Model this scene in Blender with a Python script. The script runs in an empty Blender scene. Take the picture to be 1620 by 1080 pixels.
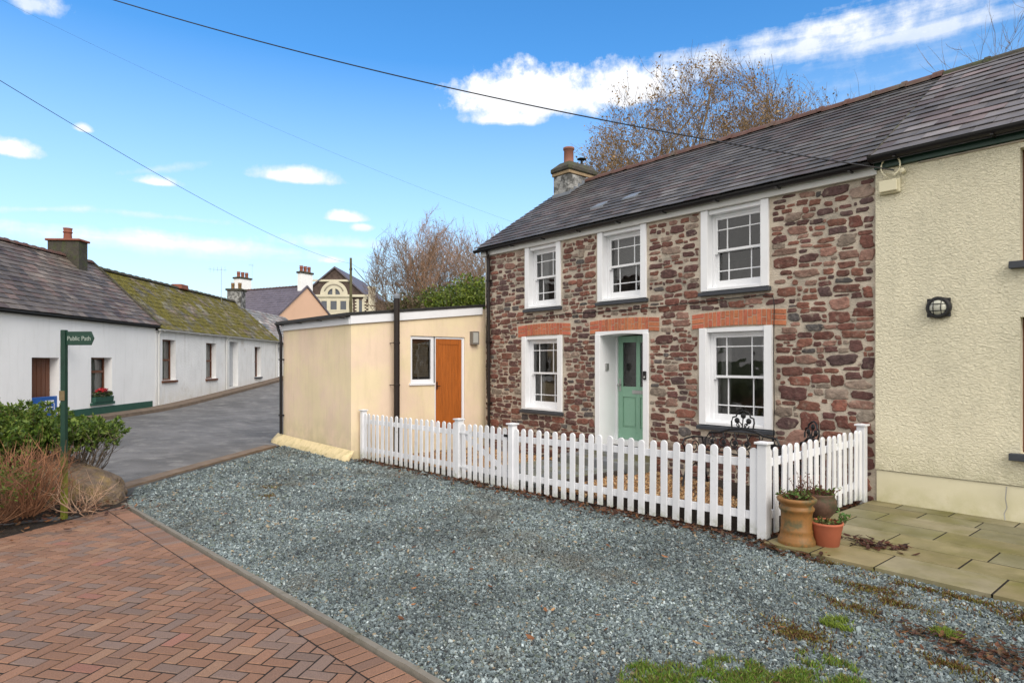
import bpy, bmesh, math, random
import numpy as np
from mathutils import Vector, Matrix, noise as mnoise
random.seed(7); rng = np.random.default_rng(7)
R = math.radians; pi = math.pi
S = bpy.context.scene; COL = S.collection
# ------------------------------------------------------------------ frames
FW = Vector((-.7631, .6463, 0)); RT = Vector((.6463, .7631, 0)); CAMH = 1.85
def W(px, py, z):                      # design helper: direction seen in the survey photo -> world point at depth z
    return Vector((0, 0, CAMH)) + FW*z + RT*((px-810)/1000*z) + Vector((0, 0, (573-py)/1000*z))
J = Vector((-26.27, 5.03, 0)); DU = Vector((-.793, .609, 0)); NV = Vector((.609, .793, 0))
def uv2(u, v): return J + DU*u + NV*v
def sm(a, b, x):
    t = np.clip((x-a)/(b-a), 0, 1); return t*t*(3-2*t)
def H(x, y):
    x = np.asarray(x, float); y = np.asarray(y, float)
    u = (x-J.x)*DU.x + (y-J.y)*DU.y; v = (x-J.x)*NV.x + (y-J.y)*NV.y
    h = -.11*np.clip((-3.3-x)/8.3, 0, 1)
    h = h + .24*np.clip(1-v/7.2, 0, 1)*sm(-9.0, -12.5, x)
    up = np.clip(u+1, 0, 60); h = h + .058*up*up/(up+2.5)*sm(-11, -16, x)
    h = h + 4.2*sm(9, 24, v)*sm(11, 22, y)
    return h
def Hf(x, y): return float(H(x, y))
# ------------------------------------------------------------------ mesh builder
class MB:
    def __init__(s): s.v = []; s.f = []; s.c = []; s.m = []; s.T = None; s.col = (1, 1, 1); s.mi = 0
    def add(s, vs, fs, col=None):
        n = len(s.v)
        if s.T is not None: vs = [s.T @ Vector(p) for p in vs]
        s.v += [tuple(p) for p in vs]
        for f in fs:
            s.f.append([n+i for i in f]); s.c.append(col or s.col); s.m.append(s.mi)
        return s
    def box(s, x0, x1, y0, y1, z0, z1, col=None):
        return s.add([(x0,y0,z0),(x1,y0,z0),(x1,y1,z0),(x0,y1,z0),(x0,y0,z1),(x1,y0,z1),(x1,y1,z1),(x0,y1,z1)],
              [(0,3,2,1),(4,5,6,7),(0,1,5,4),(1,2,6,5),(2,3,7,6),(3,0,4,7)], col)
    def prism(s, poly, y0, y1, ax='y', col=None):      # poly of 2-D points, extruded along an axis
        n = len(poly)
        def p(a, b, t): return (a, t, b) if ax == 'y' else ((t, a, b) if ax == 'x' else (a, b, t))
        vs = [p(a, b, y0) for a, b in poly]+[p(a, b, y1) for a, b in poly]
        fs = [tuple(range(n)), tuple(range(2*n-1, n-1, -1))]+[(i, i+n, (i+1) % n+n, (i+1) % n) for i in range(n)]
        return s.add(vs, fs, col)
    def tube(s, pts, r, n=6, col=None, cap=True):
        pts = [Vector(p) for p in pts]; rs = r if isinstance(r, (list, tuple)) else [r]*len(pts)
        vs = []; up = Vector((0, 0, 1))
        for i, p in enumerate(pts):
            d = (pts[min(i+1, len(pts)-1)]-pts[max(i-1, 0)]).normalized()
            a = d.cross(up if abs(d.z) < .95 else Vector((1, 0, 0))).normalized(); b = a.cross(d)
            for k in range(n):
                t = 2*pi*k/n+pi/n; vs.append(p+(a*math.cos(t)+b*math.sin(t))*rs[i])
        fs = []
        for i in range(len(pts)-1):
            for k in range(n):
                fs.append((i*n+k, i*n+(k+1) % n, (i+1)*n+(k+1) % n, (i+1)*n+k))
        if cap: fs += [tuple(range(n-1, -1, -1)), tuple(range((len(pts)-1)*n, len(pts)*n))]
        return s.add(vs, fs, col)
    def lathe(s, prof, c=(0, 0, 0), n=24, col=None, ax='z'):
        vs = []
        for r, z in prof:
            for k in range(n):
                t = 2*pi*k/n; a, b = r*math.cos(t), r*math.sin(t)
                vs.append((c[0]+a, c[1]+b, c[2]+z) if ax == 'z' else ((c[0]+a, c[1]-z, c[2]+b) if ax == 'y' else (c[0]+z, c[1]+a, c[2]+b)))
        fs = [(i*n+k, i*n+(k+1) % n, (i+1)*n+(k+1) % n, (i+1)*n+k) for i in range(len(prof)-1) for k in range(n)]
        return s.add(vs, fs, col)
    def build(s, name, mat, parent=None, smooth=False, bevel=0, loc=None, rot=0):
        me = bpy.data.meshes.new(name); me.from_pydata(s.v, [], s.f)
        mats = mat if isinstance(mat, list) else [mat]
        for m in mats: me.materials.append(m)
        if len(mats) > 1: me.polygons.foreach_set('material_index', s.m)
        a = me.color_attributes.new('Col', 'FLOAT_COLOR', 'CORNER')
        cnt = np.array([len(f) for f in s.f]); cc = np.ones((len(s.c), 4), 'f'); cc[:, :3] = np.array(s.c)
        a.data.foreach_set('color', np.repeat(cc, cnt, axis=0).ravel())
        if smooth: me.polygons.foreach_set('use_smooth', [True]*len(s.f))
        o = bpy.data.objects.new(name, me); COL.objects.link(o)
        if loc is not None: o.location = loc; o.rotation_euler.z = rot
        if parent: o.parent = parent
        if bevel:
            b = o.modifiers.new('b', 'BEVEL'); b.width = bevel; b.segments = 1; b.limit_method = 'ANGLE'; b.angle_limit = R(50)
        return o
def npmesh(name, V, Fq, C, mat, parent=None, smooth=False):       # V (n,3), Fq (m,k) faces, C (n,3) per vertex colour
    me = bpy.data.meshes.new(name); n, (m, k) = len(V), Fq.shape
    me.vertices.add(n); me.vertices.foreach_set('co', np.ascontiguousarray(V, 'f').ravel())
    me.loops.add(m*k); me.loops.foreach_set('vertex_index', np.ascontiguousarray(Fq, 'i').ravel())
    me.polygons.add(m); me.polygons.foreach_set('loop_start', np.arange(0, m*k, k, dtype='i'))
    me.polygons.foreach_set('loop_total', np.full(m, k, 'i')); me.update(calc_edges=True)
    a = me.color_attributes.new('Col', 'FLOAT_COLOR', 'POINT'); cc = np.ones((n, 4), 'f'); cc[:, :3] = C
    a.data.foreach_set('color', cc.ravel()); me.materials.append(mat)
    me.polygons.foreach_set('use_smooth', np.full(m, smooth))
    o = bpy.data.objects.new(name, me); COL.objects.link(o)
    if parent: o.parent = parent
    return o
def tag(o, label=None, cat=None, group=None, kind=None):
    for k, v in (('label', label), ('category', cat), ('group', group), ('kind', kind)):
        if v: o[k] = v
    return o
def empty(name, loc, rz=0, label=None, cat=None, group=None):
    o = bpy.data.objects.new(name, None); COL.objects.link(o); o.location = loc; o.rotation_euler.z = rz; o.empty_display_size = .2
    return tag(o, label, cat, group)
def copy_tree(o, parent=None):
    c = o.copy(); COL.objects.link(c); c.parent = parent
    for ch in list(o.children): copy_tree(ch, c)
    return c
# ------------------------------------------------------------------ materials
def nd(nt, typ, **kw):
    n = nt.nodes.new(typ)
    for k, v in kw.items():
        if k in n.inputs.keys() if isinstance(k, str) else False: n.inputs[k].default_value = v
        else: setattr(n, k, v)
    return n
def mixc(nt, fac, a, b, mode='MIX'):
    m = nt.nodes.new('ShaderNodeMix'); m.data_type = 'RGBA'; m.blend_type = mode
    for i, s in ((0, fac), (6, a), (7, b)):
        if hasattr(s, 'is_linked') or isinstance(s, bpy.types.NodeSocket): nt.links.new(s, m.inputs[i])
        elif i == 0: m.inputs[0].default_value = s
        else: m.inputs[i].default_value = (*s, 1) if len(s) == 3 else s
    return m.outputs[2]
def noise(nt, scale, detail=4, rough=.55, vec=None, stretch=None, dist=0):
    n = nd(nt, 'ShaderNodeTexNoise'); n.inputs['Scale'].default_value = scale; n.inputs['Detail'].default_value = detail
    n.inputs['Roughness'].default_value = rough; n.inputs['Distortion'].default_value = dist
    g = nt.nodes.new('ShaderNodeNewGeometry').outputs['Position'] if vec is None else vec
    if stretch:
        mp = nt.nodes.new('ShaderNodeMapping'); mp.inputs['Scale'].default_value = stretch; nt.links.new(g, mp.inputs[0]); g = mp.outputs[0]
    nt.links.new(g, n.inputs['Vector']); return n.outputs['Fac']
def ramp(nt, fac, stops):
    r = nt.nodes.new('ShaderNodeValToRGB'); el = r.color_ramp.elements
    while len(el) < len(stops): el.new(.5)
    for e, (p, c) in zip(el, stops): e.position = p; e.color = (*c, 1) if not isinstance(c, (int, float)) else (c, c, c, 1)
    nt.links.new(fac, r.inputs[0]); return r.outputs[0]
def mat(name, col=(1, 1, 1), rough=.8, var=.15, vs=3, bump=0, bs=40, bd=.01, vcol=False, col2=None, c2s=2, c2r=(.5, .65), metal=0, spec=.4, bdet=4, stretch=None, coords=False, trans=0, sub=None):
    m = bpy.data.materials.new(name); m.use_nodes = True; nt = m.node_tree; b = nt.nodes['Principled BSDF']
    b.inputs['Roughness'].default_value = rough; b.inputs['Metallic'].default_value = metal; b.inputs['Specular IOR Level'].default_value = spec
    vec = None
    if coords: vec = nt.nodes.new('ShaderNodeTexCoord').outputs['Object']
    c = None
    if vcol:
        a = nt.nodes.new('ShaderNodeAttribute'); a.attribute_name = 'Col'; c = mixc(nt, 1, a.outputs['Color'], col, 'MULTIPLY')
    else:
        rgb = nt.nodes.new('ShaderNodeRGB'); rgb.outputs[0].default_value = (*col, 1); c = rgb.outputs[0]
    if col2: c = mixc(nt, ramp(nt, noise(nt, c2s, 6, .65, vec, stretch), [(c2r[0], 0), (c2r[1], 1)]), c, col2)
    if var:
        f = ramp(nt, noise(nt, vs, 6, .6, vec, stretch), [(.25, 1-var), (.75, 1+var)])
        c = mixc(nt, 1, c, f, 'MULTIPLY')
    nt.links.new(c, b.inputs['Base Color'])
    if bump:
        bp = nt.nodes.new('ShaderNodeBump'); bp.inputs['Strength'].default_value = bump; bp.inputs['Distance'].default_value = bd
        nt.links.new(noise(nt, bs, bdet, .6, vec, stretch), bp.inputs['Height']); nt.links.new(bp.outputs[0], b.inputs['Normal'])
    return m
M = {}
M['white'] = mat('white_paint', (.80, .81, .83), .45, .05, 2, .12, 60, .003)
M['fence'] = mat('fence_paint', (.78, .79, .82), .5, .06, 4, .15, 50, .003, col2=(.42, .44, .38), c2s=5, c2r=(.63, .80))
M['cream_trim'] = mat('cream_trim', (.62, .62, .60), .5, .06, 2)
M['mortar'] = mat('lime_mortar', (.52, .45, .365), .95, .25, 3.5, 1.0, 40, .016, col2=(.27, .24, .20), c2s=1.6, c2r=(.5, .72))
M['stone'] = mat('red_rubble_stone', (1.32, 1.30, 1.30), .88, .45, 14, 1.0, 30, .020, vcol=True, col2=(.30, .24, .19), c2s=8, c2r=(.55, .78))
M['brick'] = mat('orange_brick', (1, 1, 1), .9, .28, 30, .5, 90, .004, vcol=True)
M['brickmortar'] = mat('pale_mortar', (.52, .40, .30), .95, .1)
M['slate'] = mat('roof_slate', (1, 1, 1), .62, .25, 6, .4, 30, .006, vcol=True, spec=.5)
M['mossroof'] = mat('mossy_roof', (1, 1, 1), .95, .5, 5, 1.0, 9, .09, vcol=True, col2=(.135, .115, .016), c2s=1.3, c2r=(.36, .52))
M['potclay'] = mat('dull_pot_clay', (.24, .085, .055), .8, .2, 6, .3, 30, .005)
M['green'] = mat('green_door_paint', (.235, .42, .305), .35, .05, 3)
M['dkgreen'] = mat('dark_green_paint', (.012, .045, .03), .4, .2, 5)
M['plinthgreen'] = mat('green_plinth_paint', (.025, .085, .06), .6, .15, 5)
M['black'] = mat('black_plastic', (.010, .009, .010), .35, .1, 4)
M['brownblack'] = mat('brown_black_pipe', (.016, .010, .008), .4, .1, 4)
M['castiron'] = mat('cast_metal', (.012, .012, .014), .45, .1, 9, .2, 60, .002)
M['cream'] = mat('cream_render', (.79, .66, .44), .85, .08, 1.2, .3, 18, .006, col2=(.79, .62, .47), c2s=.7, c2r=(.45, .6))
M['creamplinth'] = mat('yellow_cream_plinth', (.68, .56, .33), .9, .12, 6, .25, 9, .01, col2=(.35, .27, .12), c2s=5, c2r=(.62, .75))
M['whiterender'] = mat('white_render', (.86, .86, .86), .9, .05, .9, .3, 12, .01)
M['whiterough'] = mat('white_roughcast', (.84, .84, .84), .95, .07, 1.5, .8, 16, .02, col2=(.60, .56, .50), c2s=.8, c2r=(.62, .8))
M['peach'] = mat('peach_render', (.68, .44, .31), .9, .06, .5)
M['pvc'] = mat('white_pvc', (.78, .79, .82), .35, .03, 3)
M['wood'] = mat('orange_oak_door', (.40, .115, .02), .4, .22, 4, .3, 30, .003, stretch=(8, 8, .6), coords=True)
M['dkwood'] = mat('brown_door', (.13, .045, .02), .45, .25, 4, .3, 30, .003, stretch=(8, 8, .6), coords=True)
M['blue'] = mat('blue_board', (.02, .10, .36), .4, .08, 3)
M['sill'] = mat('slate_sill', (.045, .05, .06), .5, .15, 6, .2, 40, .004)
M['metal'] = mat('grey_metal', (.45, .45, .44), .35, .08, 8, metal=.7)
M['terracotta'] = mat('terracotta', (.40, .115, .06), .75, .12, 8, .2, 50, .003)
M['ridge'] = mat('terracotta_ridge', (.115, .06, .05), .8, .3, 4, .4, 30, .006, col2=(.10, .09, .07), c2s=2, c2r=(.5, .7))
M['oldclay'] = mat('glazed_chimney_clay', (.27, .125, .035), .5, .4, 7, .35, 25, .006, col2=(.085, .07, .03), c2s=7, c2r=(.46, .62))
M['bowl'] = mat('dark_bowl_clay', (.10, .055, .035), .7, .35, 9, .5, 30, .008, col2=(.04, .05, .02), c2s=8)
M['chimney'] = mat('grey_chimney_render', (.33, .33, .32), .9, .35, 4, .9, 18, .03, col2=(.075, .075, .072), c2s=3.5, c2r=(.45, .56))
M['cement'] = mat('weathered_cement', (.062, .056, .045), .95, .35, 5, .8, 25, .02, col2=(.06, .07, .03), c2s=6)
M['tan'] = mat('tan_brick_band', (.30, .22, .13), .9, .25, 8, .5, 30, .01)
M['lead'] = mat('lead_flashing', (.17, .19, .22), .5, .2, 6)
M['asphalt'] = mat('asphalt', (.165, .16, .158), .8, .22, 1.6, .9, 120, .012, col2=(.11, .107, .105), c2s=.6, c2r=(.42, .62), stretch=None)
M['kerb'] = mat('brown_concrete', (.17, .125, .09), .9, .3, 4, .6, 50, .01)
M['edging'] = mat('concrete_edging', (.20, .18, .15), .9, .2, 5, .4, 60, .005, col2=(.09, .085, .06), c2s=5, c2r=(.5, .7))
M['paver'] = mat('clay_paver', (1, 1, 1), .8, .32, 130, .8, 150, .006, vcol=True, bdet=2)
M['joint'] = mat('dark_sand_joint', (.012, .009, .007), .95, .3, 20)
M['flag'] = mat('flagstone', (1, 1, 1), .55, .22, 3.5, .35, 25, .006, vcol=True, col2=(.13, .12, .03), c2s=1.5, c2r=(.42, .7))
M['soil'] = mat('dark_soil', (.028, .020, .014), .95, .4, 10, 1.0, 25, .04)
M['grass_g'] = mat('grassy_ground', (.05, .075, .02), .95, .4, .6, .5, 10, .05)
M['chip'] = mat('gravel_chip', (1, 1, 1), .7, .12, 60, vcol=True)
M['gravelbase'] = mat('gravel_base', (.10, .105, .105), .9, .5, 90, 1.0, 110, .02, col2=(.05, .05, .048), c2s=1.0, c2r=(.42, .6))
M['goldbase'] = mat('golden_gravel_base', (.13, .08, .04), .9, .5, 80, 1, 100, .02)
M['rock'] = mat('brown_boulder', (.15, .11, .08), .9, .4, 6, 1.0, 12, .07, col2=(.20, .14, .06), c2s=4, c2r=(.5, .65))
M['bark'] = mat('bark', (.085, .062, .045), .95, .3, 8, coords=False)
M['twig'] = mat('brown_twig', (1, 1, 1), .85, .2, 9, vcol=True)
M['hallstone'] = mat('dark_hall_stone', (.085, .06, .05), .95, .45, 2.5, .6, 3, .05)
M['hallcream'] = mat('cream_dressing', (.60, .55, .42), .9, .1, 1)
M['farslate'] = mat('purple_far_slate', (.115, .10, .125), .6, .22, 1.3, .3, 8, .02)
M['darkglass'] = mat('far_window_glass', (.10, .11, .13), .2, .1, 1)
M['dark'] = mat('dark_interior', (.012, .010, .009), .9, 0)
M['blind'] = mat('grey_blind', (.16, .15, .14), .8, .1, 5)
M['yellowcloth'] = mat('ochre_cushion', (.30, .17, .02), .9, .2, 8)
M['curtain'] = mat('pale_curtain', (.35, .33, .32), .9, .1, 4)
M['red'] = mat('red_flower', (.55, .02, .03), .6, .1)
M['polegreen'] = mat('mossy_pole', (.11, .10, .05), .9, .3, 2)
M['text'] = mat('pale_lettering', (.33, .38, .34), .6, 0)
# roughcast: wormy relief
def roughcast():
    m = mat('cream_roughcast', (.82, .76, .57), .9, .08, 1.0); nt = m.node_tree; b = nt.nodes['Principled BSDF']
    g = nt.nodes.new('ShaderNodeNewGeometry').outputs['Position']
    n = noise(nt, 30, 4, .58, g, (1, 1, 1.6), .7); bp = nt.nodes.new('ShaderNodeBump'); bp.inputs['Strength'].default_value = 1; bp.inputs['Distance'].default_value = .036
    nt.links.new(n, bp.inputs['Height']); nt.links.new(bp.outputs[0], b.inputs['Normal']); return m
M['roughcast'] = roughcast()
M['palebase'] = mat('pale_plinth', (.70, .65, .47), .85, .06, 2, .2, 30, .005, col2=(.45, .38, .15), c2s=3, c2r=(.62, .8))
def glass():
    m = bpy.data.materials.new('window_glass'); m.use_nodes = True; nt = m.node_tree; nt.nodes.clear()
    o = nt.nodes.new('ShaderNodeOutputMaterial'); t = nt.nodes.new('ShaderNodeBsdfTransparent'); g = nt.nodes.new('ShaderNodeBsdfGlossy'); g.inputs['Roughness'].default_value = .02
    t.inputs[0].default_value = (.82, .85, .86, 1); g.inputs[0].default_value = (.9, .9, .9, 1)
    f = nt.nodes.new('ShaderNodeFresnel'); f.inputs[0].default_value = 1.5
    n = nt.nodes.new('ShaderNodeTexNoise'); n.inputs['Scale'].default_value = 2.2; bp = nt.nodes.new('ShaderNodeBump'); bp.inputs['Strength'].default_value = .25; bp.inputs['Distance'].default_value = .03
    nt.links.new(nt.nodes.new('ShaderNodeNewGeometry').outputs['Position'], n.inputs['Vector'])
    nt.links.new(n.outputs['Fac'], bp.inputs['Height']); nt.links.new(bp.outputs[0], g.inputs['Normal'])
    ma = nt.nodes.new('ShaderNodeMath'); ma.operation = 'MULTIPLY_ADD'; ma.inputs[1].default_value = 1.3; ma.inputs[2].default_value = .02; nt.links.new(f.outputs[0], ma.inputs[0])
    mx = nt.nodes.new('ShaderNodeMixShader'); nt.links.new(ma.outputs[0], mx.inputs[0]); nt.links.new(t.outputs[0], mx.inputs[1]); nt.links.new(g.outputs[0], mx.inputs[2]); nt.links.new(mx.outputs[0], o.inputs[0]); return m
M['glass'] = glass()
def stain(m, col, scale, stretch, lo, hi, amt, zlo=None, zhi=None, obj=False):
    nt = m.node_tree; b = nt.nodes['Principled BSDF']; old = b.inputs['Base Color'].links[0].from_socket
    f = ramp(nt, noise(nt, scale, 6, .65, None, stretch), [(lo, 0), (hi, amt)])
    if zlo is not None:
        s = nt.nodes.new('ShaderNodeSeparateXYZ'); src = nt.nodes.new('ShaderNodeTexCoord').outputs['Object'] if obj else nt.nodes.new('ShaderNodeNewGeometry').outputs['Position']
        nt.links.new(src, s.inputs[0]); z = nt.nodes.new('ShaderNodeMapRange'); z.inputs[1].default_value = zlo; z.inputs[2].default_value = zhi; z.inputs[3].default_value = 1; z.inputs[4].default_value = 0; nt.links.new(s.outputs[2], z.inputs[0])
        k = nt.nodes.new('ShaderNodeMath'); k.operation = 'MULTIPLY'; nt.links.new(f, k.inputs[0]); nt.links.new(z.outputs[0], k.inputs[1]); f = k.outputs[0]
    nt.links.new(mixc(nt, f, old, col), b.inputs['Base Color'])
stain(M['cream'], (.42, .33, .18), 3, (3, 3, .4), .50, .75, .2); stain(M['cream'], (.40, .36, .18), 4, (1, 1, 1), .35, .6, .5, -.1, .7); stain(M['cream'], (.30, .22, .12), 30, (1, 1, 1), .70, .76, .6)
stain(M['creamplinth'], (.30, .26, .10), 7, (1, 1, 1), .5, .7, .6)
stain(M['whiterender'], (.50, .50, .47), 2.5, (2, 2, .2), .52, .8, .3); stain(M['whiterough'], (.46, .44, .38), 2.5, (2, 2, .3), .5, .75, .35); stain(M['whiterough'], (.50, .44, .30), 3, (1, 1, 1), .35, .6, .5, .1, 1.0)
stain(M['roughcast'], (.50, .48, .36), 1.4, (1.5, 1.5, .35), .48, .75, .40); stain(M['roughcast'], (.36, .36, .20), 5, (1, 1, 1), .3, .6, .4, .4, .9)
stain(M['palebase'], (.42, .40, .16), 5, (1, 1, 1), .35, .6, .55, 0, .4)
def objvar(m, lo):
    nt = m.node_tree; b = nt.nodes['Principled BSDF']; old = b.inputs['Base Color'].links[0].from_socket; r = nt.nodes.new('ShaderNodeObjectInfo').outputs['Random']
    nt.links.new(mixc(nt, 1, old, ramp(nt, r, [(0, lo), (.6, 1.0)]), 'MULTIPLY'), b.inputs['Base Color'])
objvar(M['fence'], .84)
stain(M['fence'], (.30, .33, .22), 14, (1, 1, 1), .35, .62, .75, 0, .16, True); stain(M['fence'], (.16, .15, .12), 45, (1, 1, .6), .66, .74, .8)
stain(M['asphalt'], (.30, .29, .275), 2.2, (1, 1, 1), .52, .66, .5); stain(M['asphalt'], (.05, .05, .05), 1.1, (1, 1, 1), .60, .64, .5); stain(M['asphalt'], (.34, .33, .32), 60, (1, 1, 1), .60, .7, .6)
stain(M['wood'], (.10, .035, .01), 5, (9, 9, .7), .5, .75, .5); stain(M['wood'], (.05, .02, .01), 6, (1, 1, 1), .3, .6, .8, .25, .55)
stain(M['green'], (.07, .16, .10), 6, (1, 1, 1), .55, .75, .25)
stain(M['slate'], (.20, .20, .185), 9, (1, 1, 1), .60, .72, .35); stain(M['slate'], (.03, .027, .028), .7, (1, 1, 1), .48, .68, .5)
def leafmat(name, rough=.6):
    m = bpy.data.materials.new(name); m.use_nodes = True; nt = m.node_tree; b = nt.nodes['Principled BSDF']; b.inputs['Roughness'].default_value = rough
    a = nt.nodes.new('ShaderNodeAttribute'); a.attribute_name = 'Col'; nt.links.new(a.outputs['Color'], b.inputs['Base Color'])
    t = nt.nodes.new('ShaderNodeBsdfTranslucent'); nt.links.new(a.outputs['Color'], t.inputs[0]); mx = nt.nodes.new('ShaderNodeMixShader'); mx.inputs[0].default_value = .3
    nt.links.new(b.outputs[0], mx.inputs[1]); nt.links.new(t.outputs[0], mx.inputs[2]); nt.links.new(mx.outputs[0], nt.nodes['Material Output'].inputs[0]); return m
M['leaf'] = leafmat('leaf')
# signpost paint: green above, yellow algae at the foot
def postmat():
    m = mat('post_paint', (.008, .038, .024), .55, .3, 9); nt = m.node_tree; b = nt.nodes['Principled BSDF']
    s = nt.nodes.new('ShaderNodeSeparateXYZ'); nt.links.new(nt.nodes.new('ShaderNodeNewGeometry').outputs['Position'], s.inputs[0])
    ad = nt.nodes.new('ShaderNodeMath'); ad.operation = 'MULTIPLY_ADD'; ad.inputs[1].default_value = .35; nt.links.new(noise(nt, 7, 4), ad.inputs[0]); nt.links.new(s.outputs[2], ad.inputs[2])
    f = ramp(nt, ad.outputs[0], [(.55, 1), (.95, 0)])
    old = b.inputs['Base Color'].links[0].from_socket; nt.links.new(mixc(nt, f, old, (.20, .22, .03)), b.inputs['Base Color']); return m
M['post'] = postmat()
# ------------------------------------------------------------------ shared builders
def wall(mb, x0, x1, z0, z1, ops, y=0, depth=.3, T=None):
    """flat front with openings (x0,x1,z0,z1) and their reveals; +y is inward"""
    xs = sorted({x0, x1, *[o[0] for o in ops], *[o[1] for o in ops]}); zs = sorted({z0, z1, *[o[2] for o in ops], *[o[3] for o in ops]})
    for a, b in zip(xs, xs[1:]):
        for c, d in zip(zs, zs[1:]):
            mx, mz = (a+b)/2, (c+d)/2
            if any(o[0] < mx < o[1] and o[2] < mz < o[3] for o in ops): continue
            mb.add([(a, y, c), (b, y, c), (b, y, d), (a, y, d)], [(0, 1, 2, 3)])
    for a, b, c, d in ops:
        e = y+depth
        mb.add([(a,y,c),(b,y,c),(b,y,d),(a,y,d),(a,e,c),(b,e,c),(b,e,d),(a,e,d)], [(0,3,7,4),(1,5,6,2),(3,2,6,7),(0,4,5,1)])
    return mb
def shell(mb, x0, x1, y0, y1, z0, z1, ridge=None):     # back, sides (gabled if ridge given), floor
    if ridge:
        ym = (y0+y1)/2
        for x in (x0, x1): mb.add([(x,y0,z0),(x,y1,z0),(x,y1,z1),(x,ym,ridge),(x,y0,z1)], [(0,1,2,3,4)])
    else:
        for x in (x0, x1): mb.add([(x,y0,z0),(x,y1,z0),(x,y1,z1),(x,y0,z1)], [(0,1,2,3)])
    mb.add([(x0,y1,z0),(x1,y1,z0),(x1,y1,z1),(x0,y1,z1)], [(0,1,2,3)])
    mb.add([(x0,y0,z0),(x1,y0,z0),(x1,y1,z0),(x0,y1,z0)], [(0,1,2,3)])
    return mb
def slates(mb, P0, U, Sv, L, SL, w=.3, e=.22, pal=None, lift=.02, th=.009, jit=.004):
    P0, U, Sv = Vector(P0), Vector(U).normalized(), Vector(Sv).normalized(); N = U.cross(Sv)
    if N.z < 0: N = -N
    rows = int(math.ceil(SL/e)); ee = SL/rows
    for r in range(rows):
        s0 = r*ee; s1 = min(SL, s0+ee*1.25); off = -w*(.5 if r % 2 else 0)-random.random()*.03; u = off
        while u < L:
            ww = w*random.uniform(.93, 1.07); a, b = max(0, u+.002), min(L, u+ww-.002); u += ww
            if b-a < .03: continue
            c = pal(a, s0) if pal else (.1, .1, .11)
            j = random.uniform(-1, 1)*jit; j2 = random.uniform(-1, 1)*jit*1.5; l0 = lift+random.uniform(0, jit)
            vs = []
            for t in (0, th):
                vs += [P0+U*a+Sv*(s0+j2)+N*(l0+t+j), P0+U*b+Sv*(s0+j2*.5)+N*(l0+t-j), P0+U*b+Sv*s1+N*(.002+t), P0+U*a+Sv*s1+N*(.002+t)]
            mb.add(vs, [(0,3,2,1),(4,5,6,7),(0,1,5,4),(1,2,6,5),(2,3,7,6),(3,0,4,7)], c)
    return mb
def textmesh(body, size, name, m, parent, loc, rot, ext=.004, align='LEFT', sx=1):
    cu = bpy.data.curves.new(name, 'FONT'); cu.body = body; cu.size = size; cu.extrude = ext; cu.align_x = align
    t = bpy.data.objects.new('tmp', cu); COL.objects.link(t); bpy.context.view_layer.update()
    me = bpy.data.meshes.new_from_object(t.evaluated_get(bpy.context.evaluated_depsgraph_get())); bpy.data.objects.remove(t)
    me.materials.clear(); me.materials.append(m); o = bpy.data.objects.new(name, me); COL.objects.link(o)
    o.location = loc; o.rotation_euler = rot; o.scale.x = sx; o.parent = parent; return o
def sheet(name, P, nx, ny, dz, m, kind='structure', parent=None, jit=0):   # P = 4 corners (x,y) ccw
    P = [np.array(p, float) for p in P]; s, t = np.meshgrid(np.linspace(0, 1, nx+1), np.linspace(0, 1, ny+1))
    s, t = s.ravel()[:, None], t.ravel()[:, None]
    xy = P[0]*(1-s)*(1-t)+P[1]*s*(1-t)+P[2]*s*t+P[3]*(1-s)*t
    z = H(xy[:, 0], xy[:, 1])+dz
    if jit: z = z+jit*np.array([mnoise.noise(Vector((a*1.7, b*1.7, 0))) for a, b in xy])
    V = np.column_stack([xy, z]); i = np.arange(nx*ny); a = (i//nx)*(nx+1)+i % nx
    o = npmesh(name, V, np.column_stack([a, a+1, a+nx+2, a+nx+1]), np.ones((len(V), 3)), m, parent, True)
    if kind: o['kind'] = kind
    return o
# ------------------------------------------------------------------ camera, light, sky
cam = bpy.data.cameras.new('camera'); cam.lens = 22.22; cam.sensor_width = 36; cam.shift_y = 33/1620; cam.clip_end = 5000; cam.clip_start = .05
co = bpy.data.objects.new('camera', cam); COL.objects.link(co); S.camera = co
co.matrix_world = Matrix.Translation((0, 0, CAMH)) @ Matrix((RT, Vector((0, 0, 1)), -FW)).transposed().to_4x4()
SUN_AZ, SUN_EL = R(108), R(40)        # azimuth measured from +Y towards +X: high, behind the camera's right shoulder, veiled
sd = Vector((math.sin(SUN_AZ)*math.cos(SUN_EL), math.cos(SUN_AZ)*math.cos(SUN_EL), math.sin(SUN_EL)))
sl = bpy.data.lights.new('sun', 'SUN'); sl.energy = 1.6; sl.angle = R(40); sl.color = (1, .94, .86)
so = bpy.data.objects.new('sun', sl); COL.objects.link(so); so.rotation_euler = (-sd).to_track_quat('-Z', 'Y').to_euler()
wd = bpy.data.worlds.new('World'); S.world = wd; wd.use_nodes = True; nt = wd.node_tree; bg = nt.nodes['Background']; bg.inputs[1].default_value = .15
sky = nt.nodes.new('ShaderNodeTexSky'); sky.sky_type = 'NISHITA'; sky.sun_disc = False; sky.sun_elevation = SUN_EL; sky.sun_rotation = SUN_AZ; sky.ozone_density = 2.5; sky.dust_density = .3; sky.air_density = 1.0
def mth(op, a, b=None, c=None, clamp=False):
    n = nt.nodes.new('ShaderNodeMath'); n.operation = op; n.use_clamp = clamp
    for i, s in enumerate((a, b, c)):
        if s is None: continue
        if isinstance(s, (int, float)): n.inputs[i].default_value = s
        else: nt.links.new(s, n.inputs[i])
    return n.outputs[0]
tc = nt.nodes.new('ShaderNodeTexCoord').outputs['Generated']; sx = nt.nodes.new('ShaderNodeSeparateXYZ'); nt.links.new(tc, sx.inputs[0])
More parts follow.
